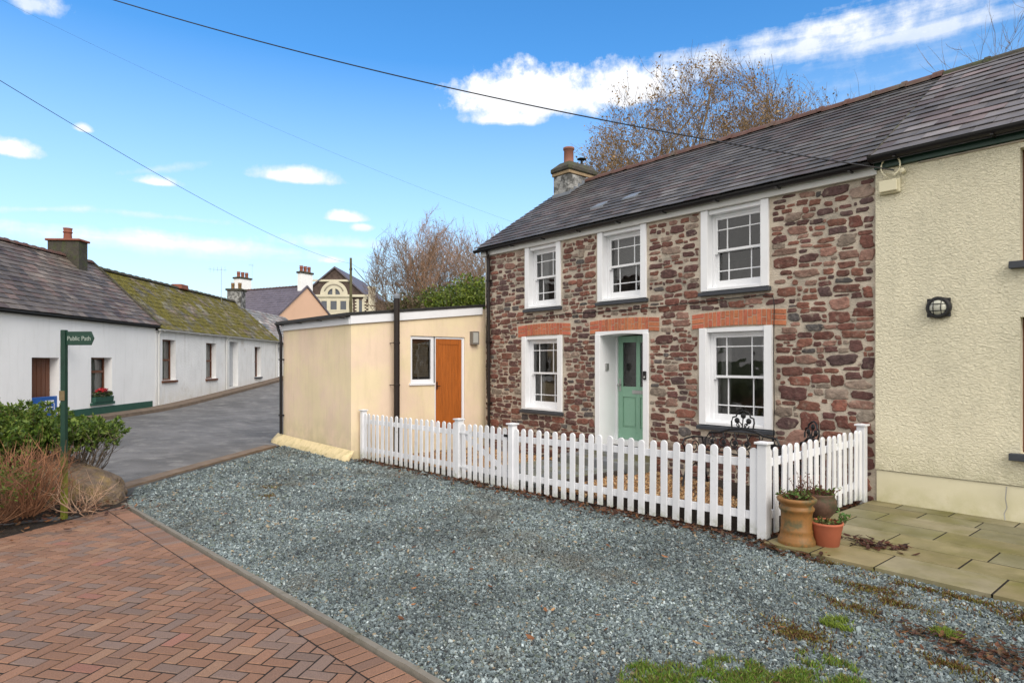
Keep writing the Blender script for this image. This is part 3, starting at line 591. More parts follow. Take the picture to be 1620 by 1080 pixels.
def rubble():
    cs = .01; NX, NZ = int(LEN/cs), int(4.5/cs); occ = np.zeros((NX, NZ), bool); zb = -.15
    def blk(a, b, c, d): occ[max(0, int(a/cs)):max(0, int(b/cs)), max(0, int((c-zb)/cs)):max(0, int((d-zb)/cs))] = True
    for a, b in UW: blk(a-.035, b+.035, 2.90, 4.5)
    for a, b in LW: blk(a-.035, b+.035, .76, 2.5)
    blk(DX[0]-.02, DX[1]+.02, 0, 2.45)
    for a, b in ((1.17, 2.76), (3.28, 4.90), (5.55, 7.145)): blk(a-.015, b+.015, 2.38, 2.68)
    occ[:, int((4.29-zb)/cs):] = True; occ[:2] = True; occ[-2:] = True
    g = random.Random(11); V = []; F = []; C = []
    pal = [(.27, (.118, .052, .040)), (.20, (.088, .043, .038)), (.15, (.155, .068, .048)), (.12, (.070, .042, .040)), (.12, (.19, .11, .085)), (.10, (.19, .15, .12)), (.04, (.075, .066, .064))]
    def stone(x0, x1, z0, z1):
        w, h = x1-x0, z1-z0; cx, cz = (x0+x1)/2, (z0+z1)/2; n = 24 if w > .12 else 16; base = len(V); dep = min(.016, .007+.06*h)*g.uniform(.7, 1.2); sd_ = g.uniform(0, 99); tilt = g.uniform(-.07, .07)
        r = g.random(); acc = 0
        for p_, c in pal:
            acc += p_
            if r <= acc: break
        k = g.uniform(.78, 1.22); c = (c[0]*k*g.uniform(.93, 1.07), c[1]*k, c[2]*k)
        ex = g.uniform(3, 9); skew = g.uniform(-.28, .28)
        for ri, (s, y) in enumerate(((1.0, .006), (.97, -dep*.8), (.86, -dep), (.42, -dep*1.02))):
            for i in range(n):
                t = 2*pi*i/n; ct, st = math.cos(t), math.sin(t); q = (abs(ct)**ex+abs(st)**ex)**(-1/ex); nz_ = 1+.24*mnoise.noise(Vector((ct*1.5+sd_, st*1.5, sd_)))+.13*mnoise.noise(Vector((ct*4.5+sd_, st*4.5, sd_)))-.02
                X_ = ct*q*nz_*s*w/2; Z_ = st*q*nz_*s*h/2; X_ += skew*Z_*1.0; Z_ += tilt*X_*min(1, h/w*2)
                yy = y+(.009*mnoise.noise(Vector(((cx+X_)*22, (cz+Z_)*22, sd_))) if ri else 0)
                V.append((cx+X_, yy, cz+Z_)); C.append(c)
        V.append((cx, -dep*1.05, cz)); C.append(c)
        for ri in range(3):
            for i in range(n): F.append((base+ri*n+i, base+ri*n+(i+1) % n, base+(ri+1)*n+(i+1) % n, base+(ri+1)*n+i))
        for i in range(0, n, 2): F.append((base+3*n+i, base+3*n+i+1, base+3*n+(i+2) % n, base+4*n))
    fails = 0; cnt = 0; phases = [(2600, 1), (9000, 0)]
    for tries, big in phases:
        for _ in range(tries):
            i, k = g.randrange(2, NX-2), g.randrange(2, NZ-2); 
            if big and g.random() < .75:
                cw = 11+int(3*math.sin(i*.006)); k = int(k/cw)*cw+cw//2+int(2.5*math.sin(i*.021+k)); k = max(3, min(NZ-3, k))
            x, z = i*cs, k*cs+zb
            if big: 
                zone = max(0, min(1, (x-6.2)/1.5))*max(0, min(1, (2.4-z)/1.2))+max(0, min(1, (1.3-z)))*.5
                mw = g.choice((.16, .22, .28, .36))*(1+.25*zone); mh = mw*g.uniform(.27, .46)*(1+.5*zone)
                if g.random() > .35+.65*zone and mw > .2: mw *= .75; mh *= .8
                if abs(x-LEN) < .5 and g.random() < .5: mh = .16
            else: mw = g.uniform(.06, .22); mh = g.uniform(.035, .085)
            mg = 1 if g.random() < .5 else 2
            if z > 2.6 and g.random() < .6: mg += 1
            if occ[i-mg:i+mg+1, k-mg:k+mg+1].any(): continue
            a, b, c, d = i, i+1, k, k+1; grow = [1]*4
            while any(grow):
                if grow[0]:
                    if (b-a)*cs < mw and a-mg-1 > 0 and not occ[a-mg-1, c-mg:d+mg].any(): a -= 1
                    else: grow[0] = 0
                if grow[1]:
                    if (b-a)*cs < mw and b+mg < NX and not occ[b+mg, c-mg:d+mg].any(): b += 1
                    else: grow[1] = 0
                if (b-a) < (d-c)*1.6 and (grow[0] or grow[1]): continue
                if grow[2]:
                    if (d-c)*cs < mh and c-mg-1 > 0 and not occ[a-mg:b+mg, c-mg-1].any(): c -= 1
                    else: grow[2] = 0
                if grow[3]:
                    if (d-c)*cs < mh and d+mg < NZ and not occ[a-mg:b+mg, d+mg].any(): d += 1
                    else: grow[3] = 0
            wd_, ht = b-a, d-c
            if wd_ < (12 if big else 4) or ht < (5 if big else 3) or ht > wd_*1.9: continue
            occ[a:b, c:d] = True; stone(a*cs, b*cs, c*cs+zb, d*cs+zb); cnt += 1
    print('stones', cnt)
    npmesh('stonework', np.array(V), np.array(F), np.array(C), M['stone'], CT, True)
rubble()
# surround of the front door, door leaf and fittings
mb = MB(); a, b = DX
mb.box(a, a+.115, -.035, .46, .05, 2.37); mb.box(b-.115, b, -.035, .46, .05, 2.37)
vs = []
for k in range(9):
    x = a+(b-a)*k/8; z = 2.33+.045*(1-((x-(a+b)/2)/((b-a)/2))**2); vs += [(x, -.02, z), (x, -.02, 2.43), (x, .46, z), (x, .46, 2.43)]
mb.add(vs, [f for k in range(8) for f in ((4*k, 4*k+4, 4*k+5, 4*k+1), (4*k, 4*k+2, 4*k+6, 4*k+4))])
mb.box(a+.115, a+.145, .44, .52, .35, 2.36); mb.box(b-.145, b-.115, .44, .52, .35, 2.36); mb.box(a+.115, b-.115, .30, .52, .29, .385)
mb.build('door_surround', M['white'], CT, bevel=.004)
dl, dr, dz0, dz1 = a+.145, b-.145, .39, 2.35; m = (dl+dr)/2
mb = MB(); y0, y1 = .475, .515
for p, q in ((dl, dl+.11), (m-.045, m+.045), (dr-.11, dr)): mb.box(p, q, y0, y1, dz0, dz1)
for p, q in ((dl+.11, m-.045), (m+.045, dr-.11)):
    for r, t in ((dz0, dz0+.22), (1.19, 1.39), (dz1-.12, dz1)): mb.box(p, q, y0, y1, r, t)
    mb.box(p, q, y0+.02, y1, dz0+.22, 1.19); mb.box(p+.03, q-.03, y0+.008, y1-.005, dz0+.25, 1.16)
door = mb.build('door', M['green'], CT, bevel=.004)
for p, q in ((dl+.11, m-.045), (m+.045, dr-.11)):
    gl = MB(); gl.add([(p, .495, 1.39), (q, .495, 1.39), (q, .495, dz1-.12), (p, .495, dz1-.12)], [(0, 1, 2, 3)]); gl.build('pane', M['glass'], door)
mb = MB(); mb.box(m-.13, m+.13, y0-.012, y0-.001, 1.255, 1.325); mb.box(m-.10, m+.10, y0-.018, y0-.012, 1.27, 1.31); mb.build('letterbox', M['metal'], door, bevel=.003)
mb = MB(); mb.lathe([(0, .07), (.026, .065), (.03, .05), (.014, .03), (.012, .0), (.028, 0)], (dl+.05, y0, 1.42), 14, ax='y'); mb.box(dl+.03, dl+.07, y0-.008, y0-.001, 1.30, 1.54); mb.build('handle', M['metal'], door)
mb = MB(); mb.box(dl-.02, dr+.02, .60, .62, .38, 2.36); mb.build('hall_darkness', M['dark'], door)
mb = MB(); mb.box(a+.1155, a+.15, .12, .20, 1.70, 1.83); mb.box(a+.15, a+.156, .135, .185, 1.73, 1.80); tag(mb.build('key_safe', M['metal'], None, bevel=.004, loc=(-11.58, 9, 0)), 'small grey key box on the left white jamb of the green door', 'key safe')
db = empty('doorbell', (-11.58+b-.06, 9-.036, 1.62), 0, 'black video doorbell on the right white jamb of the green door', 'doorbell')
mb = MB(); mb.box(-.03, .03, -.03, 0, -.075, .075); mb.build('case', M['black'], db, bevel=.006)
mb = MB(); mb.lathe([(0, .034), (.017, .033), (.02, .03)], (0, 0, -.03), 14, ax='y'); mb.build('button', M['metal'], db)
# roof
E0, RY, RZ = 4.46, 2.80, 6.42
def slpal(seed, base, lo=.84, hi=1.22, dark=None):
    def f(u, s):
        n = mnoise.noise(Vector((u*.5+seed, s*.9, seed)))+.7*mnoise.noise(Vector((u*2.2, s*.35, seed+5))); k = random.uniform(lo, hi)*(1+.45*n)
        k = max(.35, k); r = random.random(); t = (1.16, .98, .94) if r < .35 else ((1.0, 1, .99) if r < .86 else (1.38, 1.36, 1.32))
        return tuple(base[i]*k*t[i] for i in range(3))
    return f
def deck(mb, x0, x1, ye, ze, yr, zr, yb=None, zb_=None, th=.05):
    yb = yb if yb is not None else 2*yr-ye; zb_ = zb_ if zb_ is not None else ze
    mb.prism([(ye, ze-th), (yr, zr-th*1.2), (yb, zb_-th), (yb, zb_-.005), (yr, zr-.005), (ye, ze-.005)], x0, x1, 'x', (.03, .028, .027))
RF = MB(); U = (1, 0, 0)
slates(RF, (-.20, -.16, E0), U, (0, RY+.16, RZ-E0), 8.56, math.hypot(RY+.16, RZ-E0), .30, .19, slpal(1, (.080, .075, .075)))
slates(RF, (8.36, 5.76, E0), (-1, 0, 0), (0, -(RY+.16), RZ-E0), 8.56, math.hypot(RY+.16, RZ-E0), .30, .22, slpal(1, (.082, .076, .084)))
deck(RF, -.18, 8.34, -.15, E0, RY, RZ); roof = RF.build('roof', M['slate'], CT)
def ridge_tiles(par, x0, x1, y, z, m, L=.45, r=.13, col=None):
    mb = MB(); x = x0
    while x < x1:
        L_ = min(L, x1-x); dz = random.uniform(-.006, .006); n = 7
        for a, b, rr in ((x, x+L_-.06, r), (x+L_-.07, x+L_-.002, r+.018)):
            if b <= a: continue
            vs = []
            for q in (a, b):
                for k in range(n): t = pi*(.04+.92*k/(n-1)); vs.append((q, y+rr*1.05*math.cos(t), z-.07+dz+rr*math.sin(t)))
            mb.add(vs, [(k, k+1, n+k+1, n+k) for k in range(n-1)]+[tuple(range(n-1, -1, -1)), tuple(range(n, 2*n))])
        x += L_
    return mb.build('ridge_tiles', m, par)
ridge_tiles(CT, .62, 8.34, RY, RZ+.02, M['ridge'])
mb = MB(); mb.box(-.10, LEN+.02, -.065, 0, 4.292, 4.435); mb.build('fascia', M['cream_trim'], CT, bevel=.004)
def gutter(par, x0, x1, y, z, r=.058, m=None, br=1.0, name='gutter'):
    mb = MB(); n = 8; vs = []
    for q in (x0, x1):
        for rr in (r, r-.008):
            for k in range(n+1): t = pi+pi*k/n; vs.append((q, y+rr*math.cos(t), z+rr*math.sin(t)))
    N = n+1; fs = [(k, k+1, 2*N+k+1, 2*N+k) for k in range(n)]+[(N+k, 3*N+k, 3*N+k+1, N+k+1) for k in range(n)]+[(0, 2*N, 3*N, N), (n, N+n, 3*N+n, 2*N+n)]
    fs += [tuple(range(n, -1, -1)), tuple(range(2*N, 2*N+n+1))]
    mb.add(vs, fs); x = x0+.3
    while x < x1: mb.box(x, x+.03, y-r-.004, y+r+.05, z-r-.008, z-r+.006); x += br
    return mb.build(name, m or M['black'], par)
gutter(CT, -.24, LEN-.02, -.135, E0-.02)
mb = MB(); mb.tube([(.21, -.135, 4.40), (.21, -.10, 4.30), (.21, -.065, 4.18), (.21, -.065, .02)], .036, 10)
for z in (.9, 2.3, 3.7): mb.box(.155, .265, -.11, -.005, z, z+.035)
mb.build('downpipe', M['brownblack'], CT)
# chimney
x0, x1, ya, yb = .05, .62, 2.12, 3.12; mb = MB(); mb.box(x0, x1, ya, yb, 5.6, 6.52); ch = mb.build('chimney', M['chimney'], CT, bevel=.03)
mb = MB(); mb.box(x0-.02, x1+.02, ya-.02, yb+.02, 6.52, 6.60); mb.build('brick_band', M['tan'], ch, bevel=.008)
mb = MB(); o_ = .055; vs = [(x0-o_, ya-o_, 6.60), (x1+o_, ya-o_, 6.60), (x1+o_, yb+o_, 6.60), (x0-o_, yb+o_, 6.60)]
vs += [(x, y, 6.70) for x, y, _ in vs]+[(x0+.10, ya+.12, 6.86), (x1-.10, ya+.12, 6.86), (x1-.10, yb-.12, 6.86), (x0+.10, yb-.12, 6.86)]
mb.add(vs, [(0,3,2,1),(8,9,10,11)]+[(i, (i+1) % 4, (i+1) % 4+4, i+4) for i in range(4)]+[(i+4, (i+1) % 4+4, (i+1) % 4+8, i+8) for i in range(4)]); mb.build('chimney_cap', M['cement'], ch, bevel=.025)
mb = MB(); mb.lathe([(.135, 0), (.125, .03), (.122, .36), (.142, .37), (.142, .42), (.11, .42), (.10, .1)], ((x0+x1)/2-.02, ya+.30, 6.84), 20); mb.build('chimney_pot', mat('salmon_pot', (.25, .11, .08), .8, .15, 6), ch, True)
mb = MB(); mb.lathe([(.03, 0), (.03, .22)], ((x0+x1)/2, yb-.25, 6.84), 8); mb.lathe([(.0, .24), (.12, .22), (.12, .235), (.0, .27)], ((x0+x1)/2, yb-.25, 6.84), 18); mb.build('cowl', M['castiron'], ch)
mb = MB(); mb.box(x0-.012, x1+.012, ya-.014, ya+.05, 5.7, 6.06)
for k in range(5):
    z = 5.98+.1*k; mb.box(x1-.01, x1+.014, ya+.02+k*.145, ya+.17+k*.145, z-.1, z+.13)
mb.build('flashing', M['lead'], ch)
for lx, ly, in ((2.92, .70), (3.69, .76)):
    z = E0+(ly+.16)*(RZ-E0)/(RY+.16); mb = MB(); mb.add([(lx-.16, ly-.14, z-.03), (lx+.16, ly-.14, z-.03), (lx+.13, ly+.12, z+.11), (lx-.13, ly+.12, z+.11), (lx-.16, ly-.14, z-.09), (lx+.16, ly-.14, z-.09)], [(0,1,2,3),(0,4,5,1),(0,3,4),(1,5,2)])
    mb.build('roof_vent', M['lead'], CT)
# cables clipped to the front wall
mb = MB(); pts = [(.95, -.02, 2.74), (1.6, -.025, 2.78), (2.6, -.02, 2.82), (3.6, -.022, 2.80), (4.7, -.02, 2.80), (5.6, -.022, 2.83), (6.8, -.02, 2.86), (6.95, -.025, 2.83), (6.975, -.03, 2.7), (6.965, -.03, 2.0), (6.975, -.03, 1.2), (6.96, -.03, .35)]
mb.tube([Vector(p)+Vector((0, -.012, random.uniform(-.006, .006))) for p in pts], .0075, 6); tag(mb.build('wall_cable', M['black'], None, loc=(-11.58, 9, 0)), 'thin black cable clipped across the stone front and down beside the lower right window', 'cable')
mb = MB(); mb.tube([(.10+.012*math.sin(k*1.7), -.035, 4.2-.26*k) for k in range(13)], .011, 6); tag(mb.build('wall_cable', M['black'], None, loc=(-11.58, 9, 0)), 'wavy black cable hanging down the left edge of the stone front beside the downpipe', 'cable')
# ------------------------------------------------------------------ cream roughcast house to the right
PH = empty('roughcast_house', (-3.23, 9, 0), 0, 'cream roughcast house adjoining the stone cottage, slate roof and dark green fascia', 'house')
WN = [(1.50, 2.55, 2.99, 4.26), (1.50, 2.55, .83, 2.36)]
mb = MB(); wall(mb, 0, 6.2, .46, 4.345, WN, -.045, .26); mb.add([(0, -.045, .46), (0, .3, .46), (0, .3, 4.345), (0, -.045, 4.345)], [(0, 1, 2, 3)]); mb.build('wall', M['roughcast'], PH)
mb = MB(); mb.box(0, 6.2, -.028, .2, -.3, .455); mb.build('plinth', M['palebase'], PH, bevel=.01)
mb = MB(); shell(mb, .002, 6.2, .2, 5.6, -.3, 4.4, 6.35); mb.box(0, 6.2, -.02, .2, 4.345, 4.42); mb.build('rear_wall', M['palebase'], PH)
for a, b, c, d in WN:
    mb = MB(); mb.box(a, a+.06, .08, .14, c, d); mb.box(b-.06, b, .08, .14, c, d); mb.box(a+.06, b-.06, .08, .14, c, c+.06); mb.box(a+.06, b-.06, .08, .14, d-.06, d); mb.box(a+.06, b-.06, .08, .14, (c+d)/2-.03, (c+d)/2+.03)
    w_ = mb.build('window', M['dkwood'], PH); mb = MB(); mb.add([(a, .11, c), (b, .11, c), (b, .11, d), (a, .11, d)], [(0, 1, 2, 3)]); mb.build('pane', M['glass'], w_)
    mb = MB(); mb.box(a-.09, b+.09, -.13, .08, c-.085, c-.004); mb.build('sill', M['sill'], w_, bevel=.006)
RF = MB(); slates(RF, (.005, -.20, E0+.02), U, (0, RY+.20, RZ-E0+.01), 6.2, math.hypot(RY+.2, RZ-E0), .36, .25, slpal(9, (.112, .103, .107), .7, 1.4), jit=.006)
slates(RF, (6.2, 5.76, E0), (-1, 0, 0), (0, -(RY+.16), RZ-E0), 6.2, math.hypot(RY+.16, RZ-E0), .36, .25, slpal(9, (.10, .09, .10)))
deck(RF, .0, 6.2, -.18, E0, RY, RZ); RF.build('roof', M['slate'], PH)
mb = MB(); slp = Vector((0, RY+.2, RZ-E0)).normalized(); nn_ = Vector((0, -slp.z, slp.y)); mb.tube([Vector((0, -.2, E0+.045)), Vector((0, RY, RZ+.035))], .014, 6); mb.build('roof_joint', M['cement'], PH)
ridge_tiles(PH, 0, 6.2, RY, RZ+.03, M['cement'], .6, .12)
mb = MB(); mb.box(0, 6.2, -.10, -.05, 4.35, 4.47); mb.build('fascia', M['dkgreen'], PH, bevel=.004)
gutter(PH, -.03, 6.2, -.185, 4.50, .075)
mb = MB(); mb.tube([(.5, -.06, 4.335), (6.2, -.06, 4.335)], .011, 6); mb.build('cable_run', M['mortar'], PH)
bl = empty('bulkhead_lamp', (-2.51, 8.945, 2.515), 0, 'round black caged bulkhead lamp on the cream roughcast wall', 'lamp'); bl.scale = (.9, .9, .9)
mb = MB(); mb.lathe([(.10, .06), (.105, .075), (.13, .075), (.148, .05), (.148, 0)], n=28, ax='y')
for s in (-1, 1):
    for t in (-1, 1): mb.box(s*.105-.03, s*.105+.03, -.04, 0, t*.10-.025, t*.10+.025)
mb.build('ring', M['castiron'], bl, bevel=.003)
mb = MB(); mb.lathe([(0, .105), (.05, .10), (.085, .085), (.107, .05)], n=24, ax='y'); mb.build('lens', mat('lamp_lens', (.50, .50, .42), .25, .15, 20), bl, True)
mb = MB()
for q in (-.045, .045): mb.tube([(q, -.07, -.105), (q, -.112, 0), (q, -.07, .105)], .006, 6); mb.tube([(-.105, -.07, q), (0, -.115, q), (.105, -.07, q)], .006, 6)
mb.build('cage', M['castiron'], bl)
jb = empty('junction_box', (-3.05, 8.95, 4.10), 0, 'cream cable junction box under the gutter at the left edge of the roughcast wall', 'junction box')
mb = MB(); mb.box(-.13, .12, -.05, 0, -.09, .09); mb.box(-.11, .10, -.085, -.05, -.07, .07); mb.build('case', M['palebase'], jb, bevel=.008)
mb = MB(); mb.tube([(.03+.11*math.cos(t), -.09, .24+.13*math.sin(t)) for t in np.linspace(-1.2, 4.2, 22)], .010, 8); mb.tube([(.0, -.05, .09), (-.03, -.07, .17), (.10, -.09, .13)], .008, 8); mb.lathe([(.022, 0), (.03, .04), (.03, .09), (0, .1)], (.16, 0, .16), 10, ax='y'); mb.build('cable_loop', M['palebase'], jb)
mb = MB(); mb.tube([(-1.85, 8.94, .44), (-1.86, 8.935, .3), (-1.845, 8.935, .2), (-1.87, 8.93, .13), (-1.86, 8.92, .06)], .006, 6); tag(mb.build('wall_cable', M['metal'], None), 'short pale cable running down the plinth of the roughcast house to the patio', 'cable')
# ------------------------------------------------------------------ cream lean-to outbuilding
OB = empty('outbuilding', (-11.7, 5.7, 0), 0, 'cream rendered lean-to with an orange wooden door and a sloping white verge board', 'outbuilding')
TS = Matrix.Rotation(pi/2, 4, 'Z')
mb = MB(); mb.add([(-3.65, 0, -.3), (0, 0, -.3), (0, 0, 2.74), (-3.65, 0, 2.74)], [(0, 1, 2, 3)]); mb.add([(-3.65, 0, -.3), (-3.65, 3.4, -.3), (-3.65, 3.4, 3.1), (-3.65, 0, 2.74)], [(0, 3, 2, 1)]); mb.add([(-3.65, 3.4, -.3), (0, 3.4, -.3), (0, 3.4, 3.1), (-3.65, 3.4, 3.1)], [(0, 3, 2, 1)])
mb.T = TS; wall(mb, 0, 3.4, -.3, 2.74, [(1.37, 1.98, 1.38, 2.42), (1.98, 2.80, .28, 2.42)], 0, .10); mb.add([(0, 0, 2.74), (3.4, 0, 2.74), (3.4, 0, 3.1)], [(0, 1, 2)]); mb.build('wall', M['cream'], OB)
mb = MB(); vs = []; n = 16; rr = random.Random(4)
for k in range(n+1):
    x = -3.95+4.13*k/n; f = Hf(-11.7+x, 5.5); b = 0; top = .14; vs += [(x, -.20+b, f-.1), (x, -.185+b, f+.05), (x, -.12+b, f+top*.85), (x, -.02, f+top+.07)]
mb.add(vs, [(4*k+j, 4*k+4+j, 4*k+5+j, 4*k+1+j) for k in range(n) for j in range(3)]+[(0, 1, 2, 3), (4*n+3, 4*n+2, 4*n+1, 4*n)]); mb.build('plinth', M['creamplinth'], OB, True)
mb = MB(); sl_ = (3.15-2.80)/3.3
mb.prism([(-.16, 2.77), (3.5, 2.77+3.66*sl_), (3.5, 2.81+3.66*sl_), (-.16, 2.81)], -3.78, .06, 'x', (.03, .03, .03)); mb.prism([(-.14, 2.812), (3.4, 2.812+3.54*sl_), (3.4, 2.832+3.54*sl_), (-.14, 2.832)], -3.76, .075, 'x', (.03, .03, .03)); mb.build('roof', M['slate'], OB)
mb = MB(); mb.prism([(-.03, 2.61), (3.28, 2.61+3.31*sl_), (3.28, 2.79+3.31*sl_), (-.03, 2.79)], .0, .045, 'x'); mb.build('verge_board', M['pvc'], OB, bevel=.004)
mb = MB(); mb.box(-3.68, -.001, -.045, 0, 2.61, 2.765); mb.build('fascia', M['pvc'], OB, bevel=.004)
gutter(OB, -3.82, .03, -.105, 2.80, .058, br=1.1)
mb = MB(); mb.tube([(-3.76, -.105, 2.75), (-3.74, -.08, 2.63), (-3.66, -.065, 2.5), (-3.64, -.06, 2.35), (-3.64, -.06, .12)], .036, 10)
for z in (.55, 1.9): mb.box(-3.70, -3.58, -.10, 0, z, z+.035)
mb.build('downpipe', M['black'], OB)
mb = MB(); mb.T = TS; A, B = 1.37, 1.98
mb.box(A, A+.06, .03, .10, 1.38, 2.42); mb.box(B-.075, B, .03, .10, 1.38, 2.42); mb.box(A+.06, B-.075, .03, .10, 2.35, 2.42); mb.box(A+.06, B-.075, .03, .10, 1.40, 1.48); mb.box(A-.04, B, -.035, .09, 1.355, 1.40)
wn = mb.build('window', M['pvc'], OB, bevel=.004)
mb = MB(); mb.T = TS; mb.add([(A+.06, .065, 1.48), (B-.075, .065, 1.48), (B-.075, .065, 2.35), (A+.06, .065, 2.35)], [(0, 1, 2, 3)]); mb.build('pane', M['glass'], wn)
mb = MB(); mb.T = TS; z = 2.34
while z > 1.5: mb.add([(A+.06, .14, z), (B-.07, .14, z), (B-.07, .155, z+.03), (A+.06, .155, z+.03)], [(0, 1, 2, 3)]); z -= .035
mb.build('blind', mat('brown_blind', (.14, .10, .05), .8, .2, 6), wn)
mb = MB(); mb.T = TS; mb.box(1.985, 2.03, .03, .10, .28, 2.42); mb.box(2.735, 2.80, .03, .10, .28, 2.42); mb.box(2.03, 2.735, .03, .10, 2.37, 2.42); mb.build('door_frame', M['pvc'], OB, bevel=.003)
mb = MB(); mb.T = TS; mb.box(2.032, 2.733, .055, .095, .28, 2.368)
for p, q, r, s_ in ((2.032, 2.12, .28, 2.368), (2.645, 2.733, .28, 2.368), (2.12, 2.645, 2.25, 2.368), (2.12, 2.645, .28, .42)): mb.box(p, q, .04, .056, r, s_)
for k in range(6): mb.box(2.125+k*.0865, 2.205+k*.0865, .049, .056, .42, 2.25)
dd = mb.build('door', M['wood'], OB, bevel=.003)
mb = MB(); mb.T = TS; mb.tube([(2.065, .04, 1.33), (2.065, .0, 1.33), (2.13, .0, 1.33)], .010, 8); mb.box(2.05, 2.08, .03, .04, 1.25, 1.42); mb.build('handle', M['black'], dd)
mb = MB(); mb.T = TS; mb.box(.25, 3.2, .6, .62, .0, 2.7); mb.build('inner_darkness', M['dark'], OB)  # near-black sheet standing in for the shade inside the lean-to
wl = empty('wall_lamp', (-11.7, 8.735, 2.42), pi/2, 'square grey wall lamp with frosted glass beside the orange door', 'lamp')
mb = MB(); mb.box(-.10, .10, -.035, 0, -.16, .14); mb.box(-.095, .095, -.11, -.035, -.16, -.125); mb.box(-.095, .095, -.11, -.035, .115, .14)
for s in (-1, 1): mb.box(s*.085-.01, s*.085+.01, -.11, -.035, -.125, .115)
mb.build('case', mat('lamp_grey', (.20, .18, .16), .5, .1), wl, bevel=.003)
mb = MB(); mb.box(-.074, .074, -.105, -.036, -.124, .114); mb.build('lens', mat('frosted', (.45, .45, .42), .4, .05), wl, bevel=.005)
fp = empty('flue_pipe', (-11.50, 6.62, 0), 0, 'tall black flue pipe standing in front of the cream lean-to wall', 'flue pipe')
mb = MB(); mb.tube([(0, 0, -.1), (0, 0, 3.16)], .062, 14); mb.build('pipe', M['brownblack'], fp)
mb = MB(); mb.lathe([(.062, 0), (.072, .01), (.072, .06), (.05, .10), (.0, .11)], (0, 0, 3.16), 14); mb.build('cap', M['lead'], fp)
for z in (1.38, 2.25):
    mb = MB(); mb.tube([(-.06, -.05, z), (-.2, -.05, z)], .008, 6); mb.lathe([(.066, 0), (.07, .005), (.07, .03), (.066, .035)], (0, 0, z-.015), 14); mb.build('bracket', M['brownblack'], fp)
# ------------------------------------------------------------------ white terrace across the road
RZ0 = 142.5
def roww(u): return uv2(u, 0)
def casement(par, x0, x1, z0, z1, fm, y=.22, sill=None, curtain=True, split=.5, sm_=None):
    mb = MB(); f = .06; mb.box(x0, x0+f, y, y+.06, z0, z1); mb.box(x1-f, x1, y, y+.06, z0, z1); mb.box(x0+f, x1-f, y, y+.06, z0, z0+f); mb.box(x0+f, x1-f, y, y+.06, z1-f, z1); zm = z0+(z1-z0)*split; mb.box(x0+f, x1-f, y-.01, y+.06, zm-.04, zm+.04)
    w_ = mb.build('window', fm, par, bevel=.004); mb = MB(); mb.add([(x0+f, y+.03, z0+f), (x1-f, y+.03, z0+f), (x1-f, y+.03, z1-f), (x0+f, y+.03, z1-f)], [(0, 1, 2, 3)]); mb.build('pane', M['glass'], w_)
    mb = MB(); mb.box(x0-.06, x1+.06, -.07, y, z0-.085, z0-.003); mb.build('sill', sm_ or M['dkwood'], w_, bevel=.005)
    if curtain:
        mb = MB(); n = 16; vs = []
        for i in range(n+1): xx = x0+.05+(x1-x0-.1)*i/n; vs += [(xx, y+.14+.02*math.sin(i*2.3), z0+.03), (xx, y+.14+.02*math.sin(i*2.3), z1-.05)]
        mb.add(vs, [(2*i, 2*i+2, 2*i+3, 2*i+1) for i in range(n)]); mb.build('curtain', M['curtain'], w_, True)
    return w_
def stack(par, x0, x1, y0, y1, z0, z1, m, capm, pots, cap=.05, cap_h=.10, potm=None, ph=.35, pr=.11):
    mb = MB(); mb.box(x0, x1, y0, y1, z0, z1); c = mb.build('chimney', m, par, bevel=.01); mb = MB(); mb.box(x0-cap, x1+cap, y0-cap, y1+cap, z1, z1+cap_h); mb.build('chimney_cap', capm, c, bevel=.015)
    for k in range(pots):
        f = (k+.5)/pots; px, py = ((x0+x1)/2, y0+(y1-y0)*f) if (y1-y0) > (x1-x0) else (x0+(x1-x0)*f, (y0+y1)/2)
        mb = MB(); mb.lathe([(pr, 0), (pr*.92, ph*.5), (pr*.95, ph*.6), (pr*1.1, ph*.62), (pr*1.1, ph*.7), (pr*.92, ph*.72), (pr, ph*.9), (pr*1.12, ph), (pr*.7, ph)], (px, py, z1+cap_h), 14); mb.build('chimney_pot', potm or M['terracotta'], c, True)
    return c
# first cottage
T1 = empty('terrace_cottage', roww(0), R(RZ0), 'nearest white terraced cottage with a brown door, dark green plinth and bare slate roof', 'cottage')
mb = MB(); wall(mb, -15, -.01, -.4, 3.14, [(-6.42, -5.32, .05, 1.98), (-3.85, -2.75, .6, 2.0), (-11.5, -10.3, .6, 2.0)], 0, .34); shell(mb, -15, -.01, 0, 4.6, -.4, 3.14, 5.38); mb.build('wall', M['whiterender'], T1)
RF = MB(); slates(RF, (-15, -.18, 3.19), U, (0, 2.45, 2.30), 15.0, math.hypot(2.45, 2.30), .36, .22, slpal(21, (.122, .10, .085), .65, 1.4), jit=.006)
deck(RF, -15, 0, -.17, 3.19, 2.27, 5.49); RF.build('roof', M['slate'], T1)
ridge_tiles(T1, -15, -.1, 2.27, 5.52, M['ridge'], .4, .12)
mb = MB(); mb.tube([(-.02, -.2, 3.22), (-.02, 2.25, 5.53)], .05, 6); mb.build('verge', M['cement'], T1)
mb = MB(); mb.box(-15, -.02, -.10, -.0, 3.10, 3.165); mb.build('gutter', M['brownblack'], T1)
mb = MB(); mb.box(-5.30, -.25, -.025, .0, -.4, .45); mb.build('plinth', M['plinthgreen'], T1)
mb = MB(); mb.box(-6.42, -5.32, .26, .32, .05, 1.98); 
for k in range(6): mb.box(-6.40+k*.178, -6.24+k*.178, .245, .26, .1, 1.95)
mb.box(-6.35, -6.05, .22, .245, .95, 1.02); d1 = mb.build('door', M['dkwood'], T1, bevel=.004)
fb = empty('flood_board', roww(-5.87)+Vector((0, 0, .1)), R(RZ0), 'blue panel with white lettering slotted across the foot of the brown door', 'board')
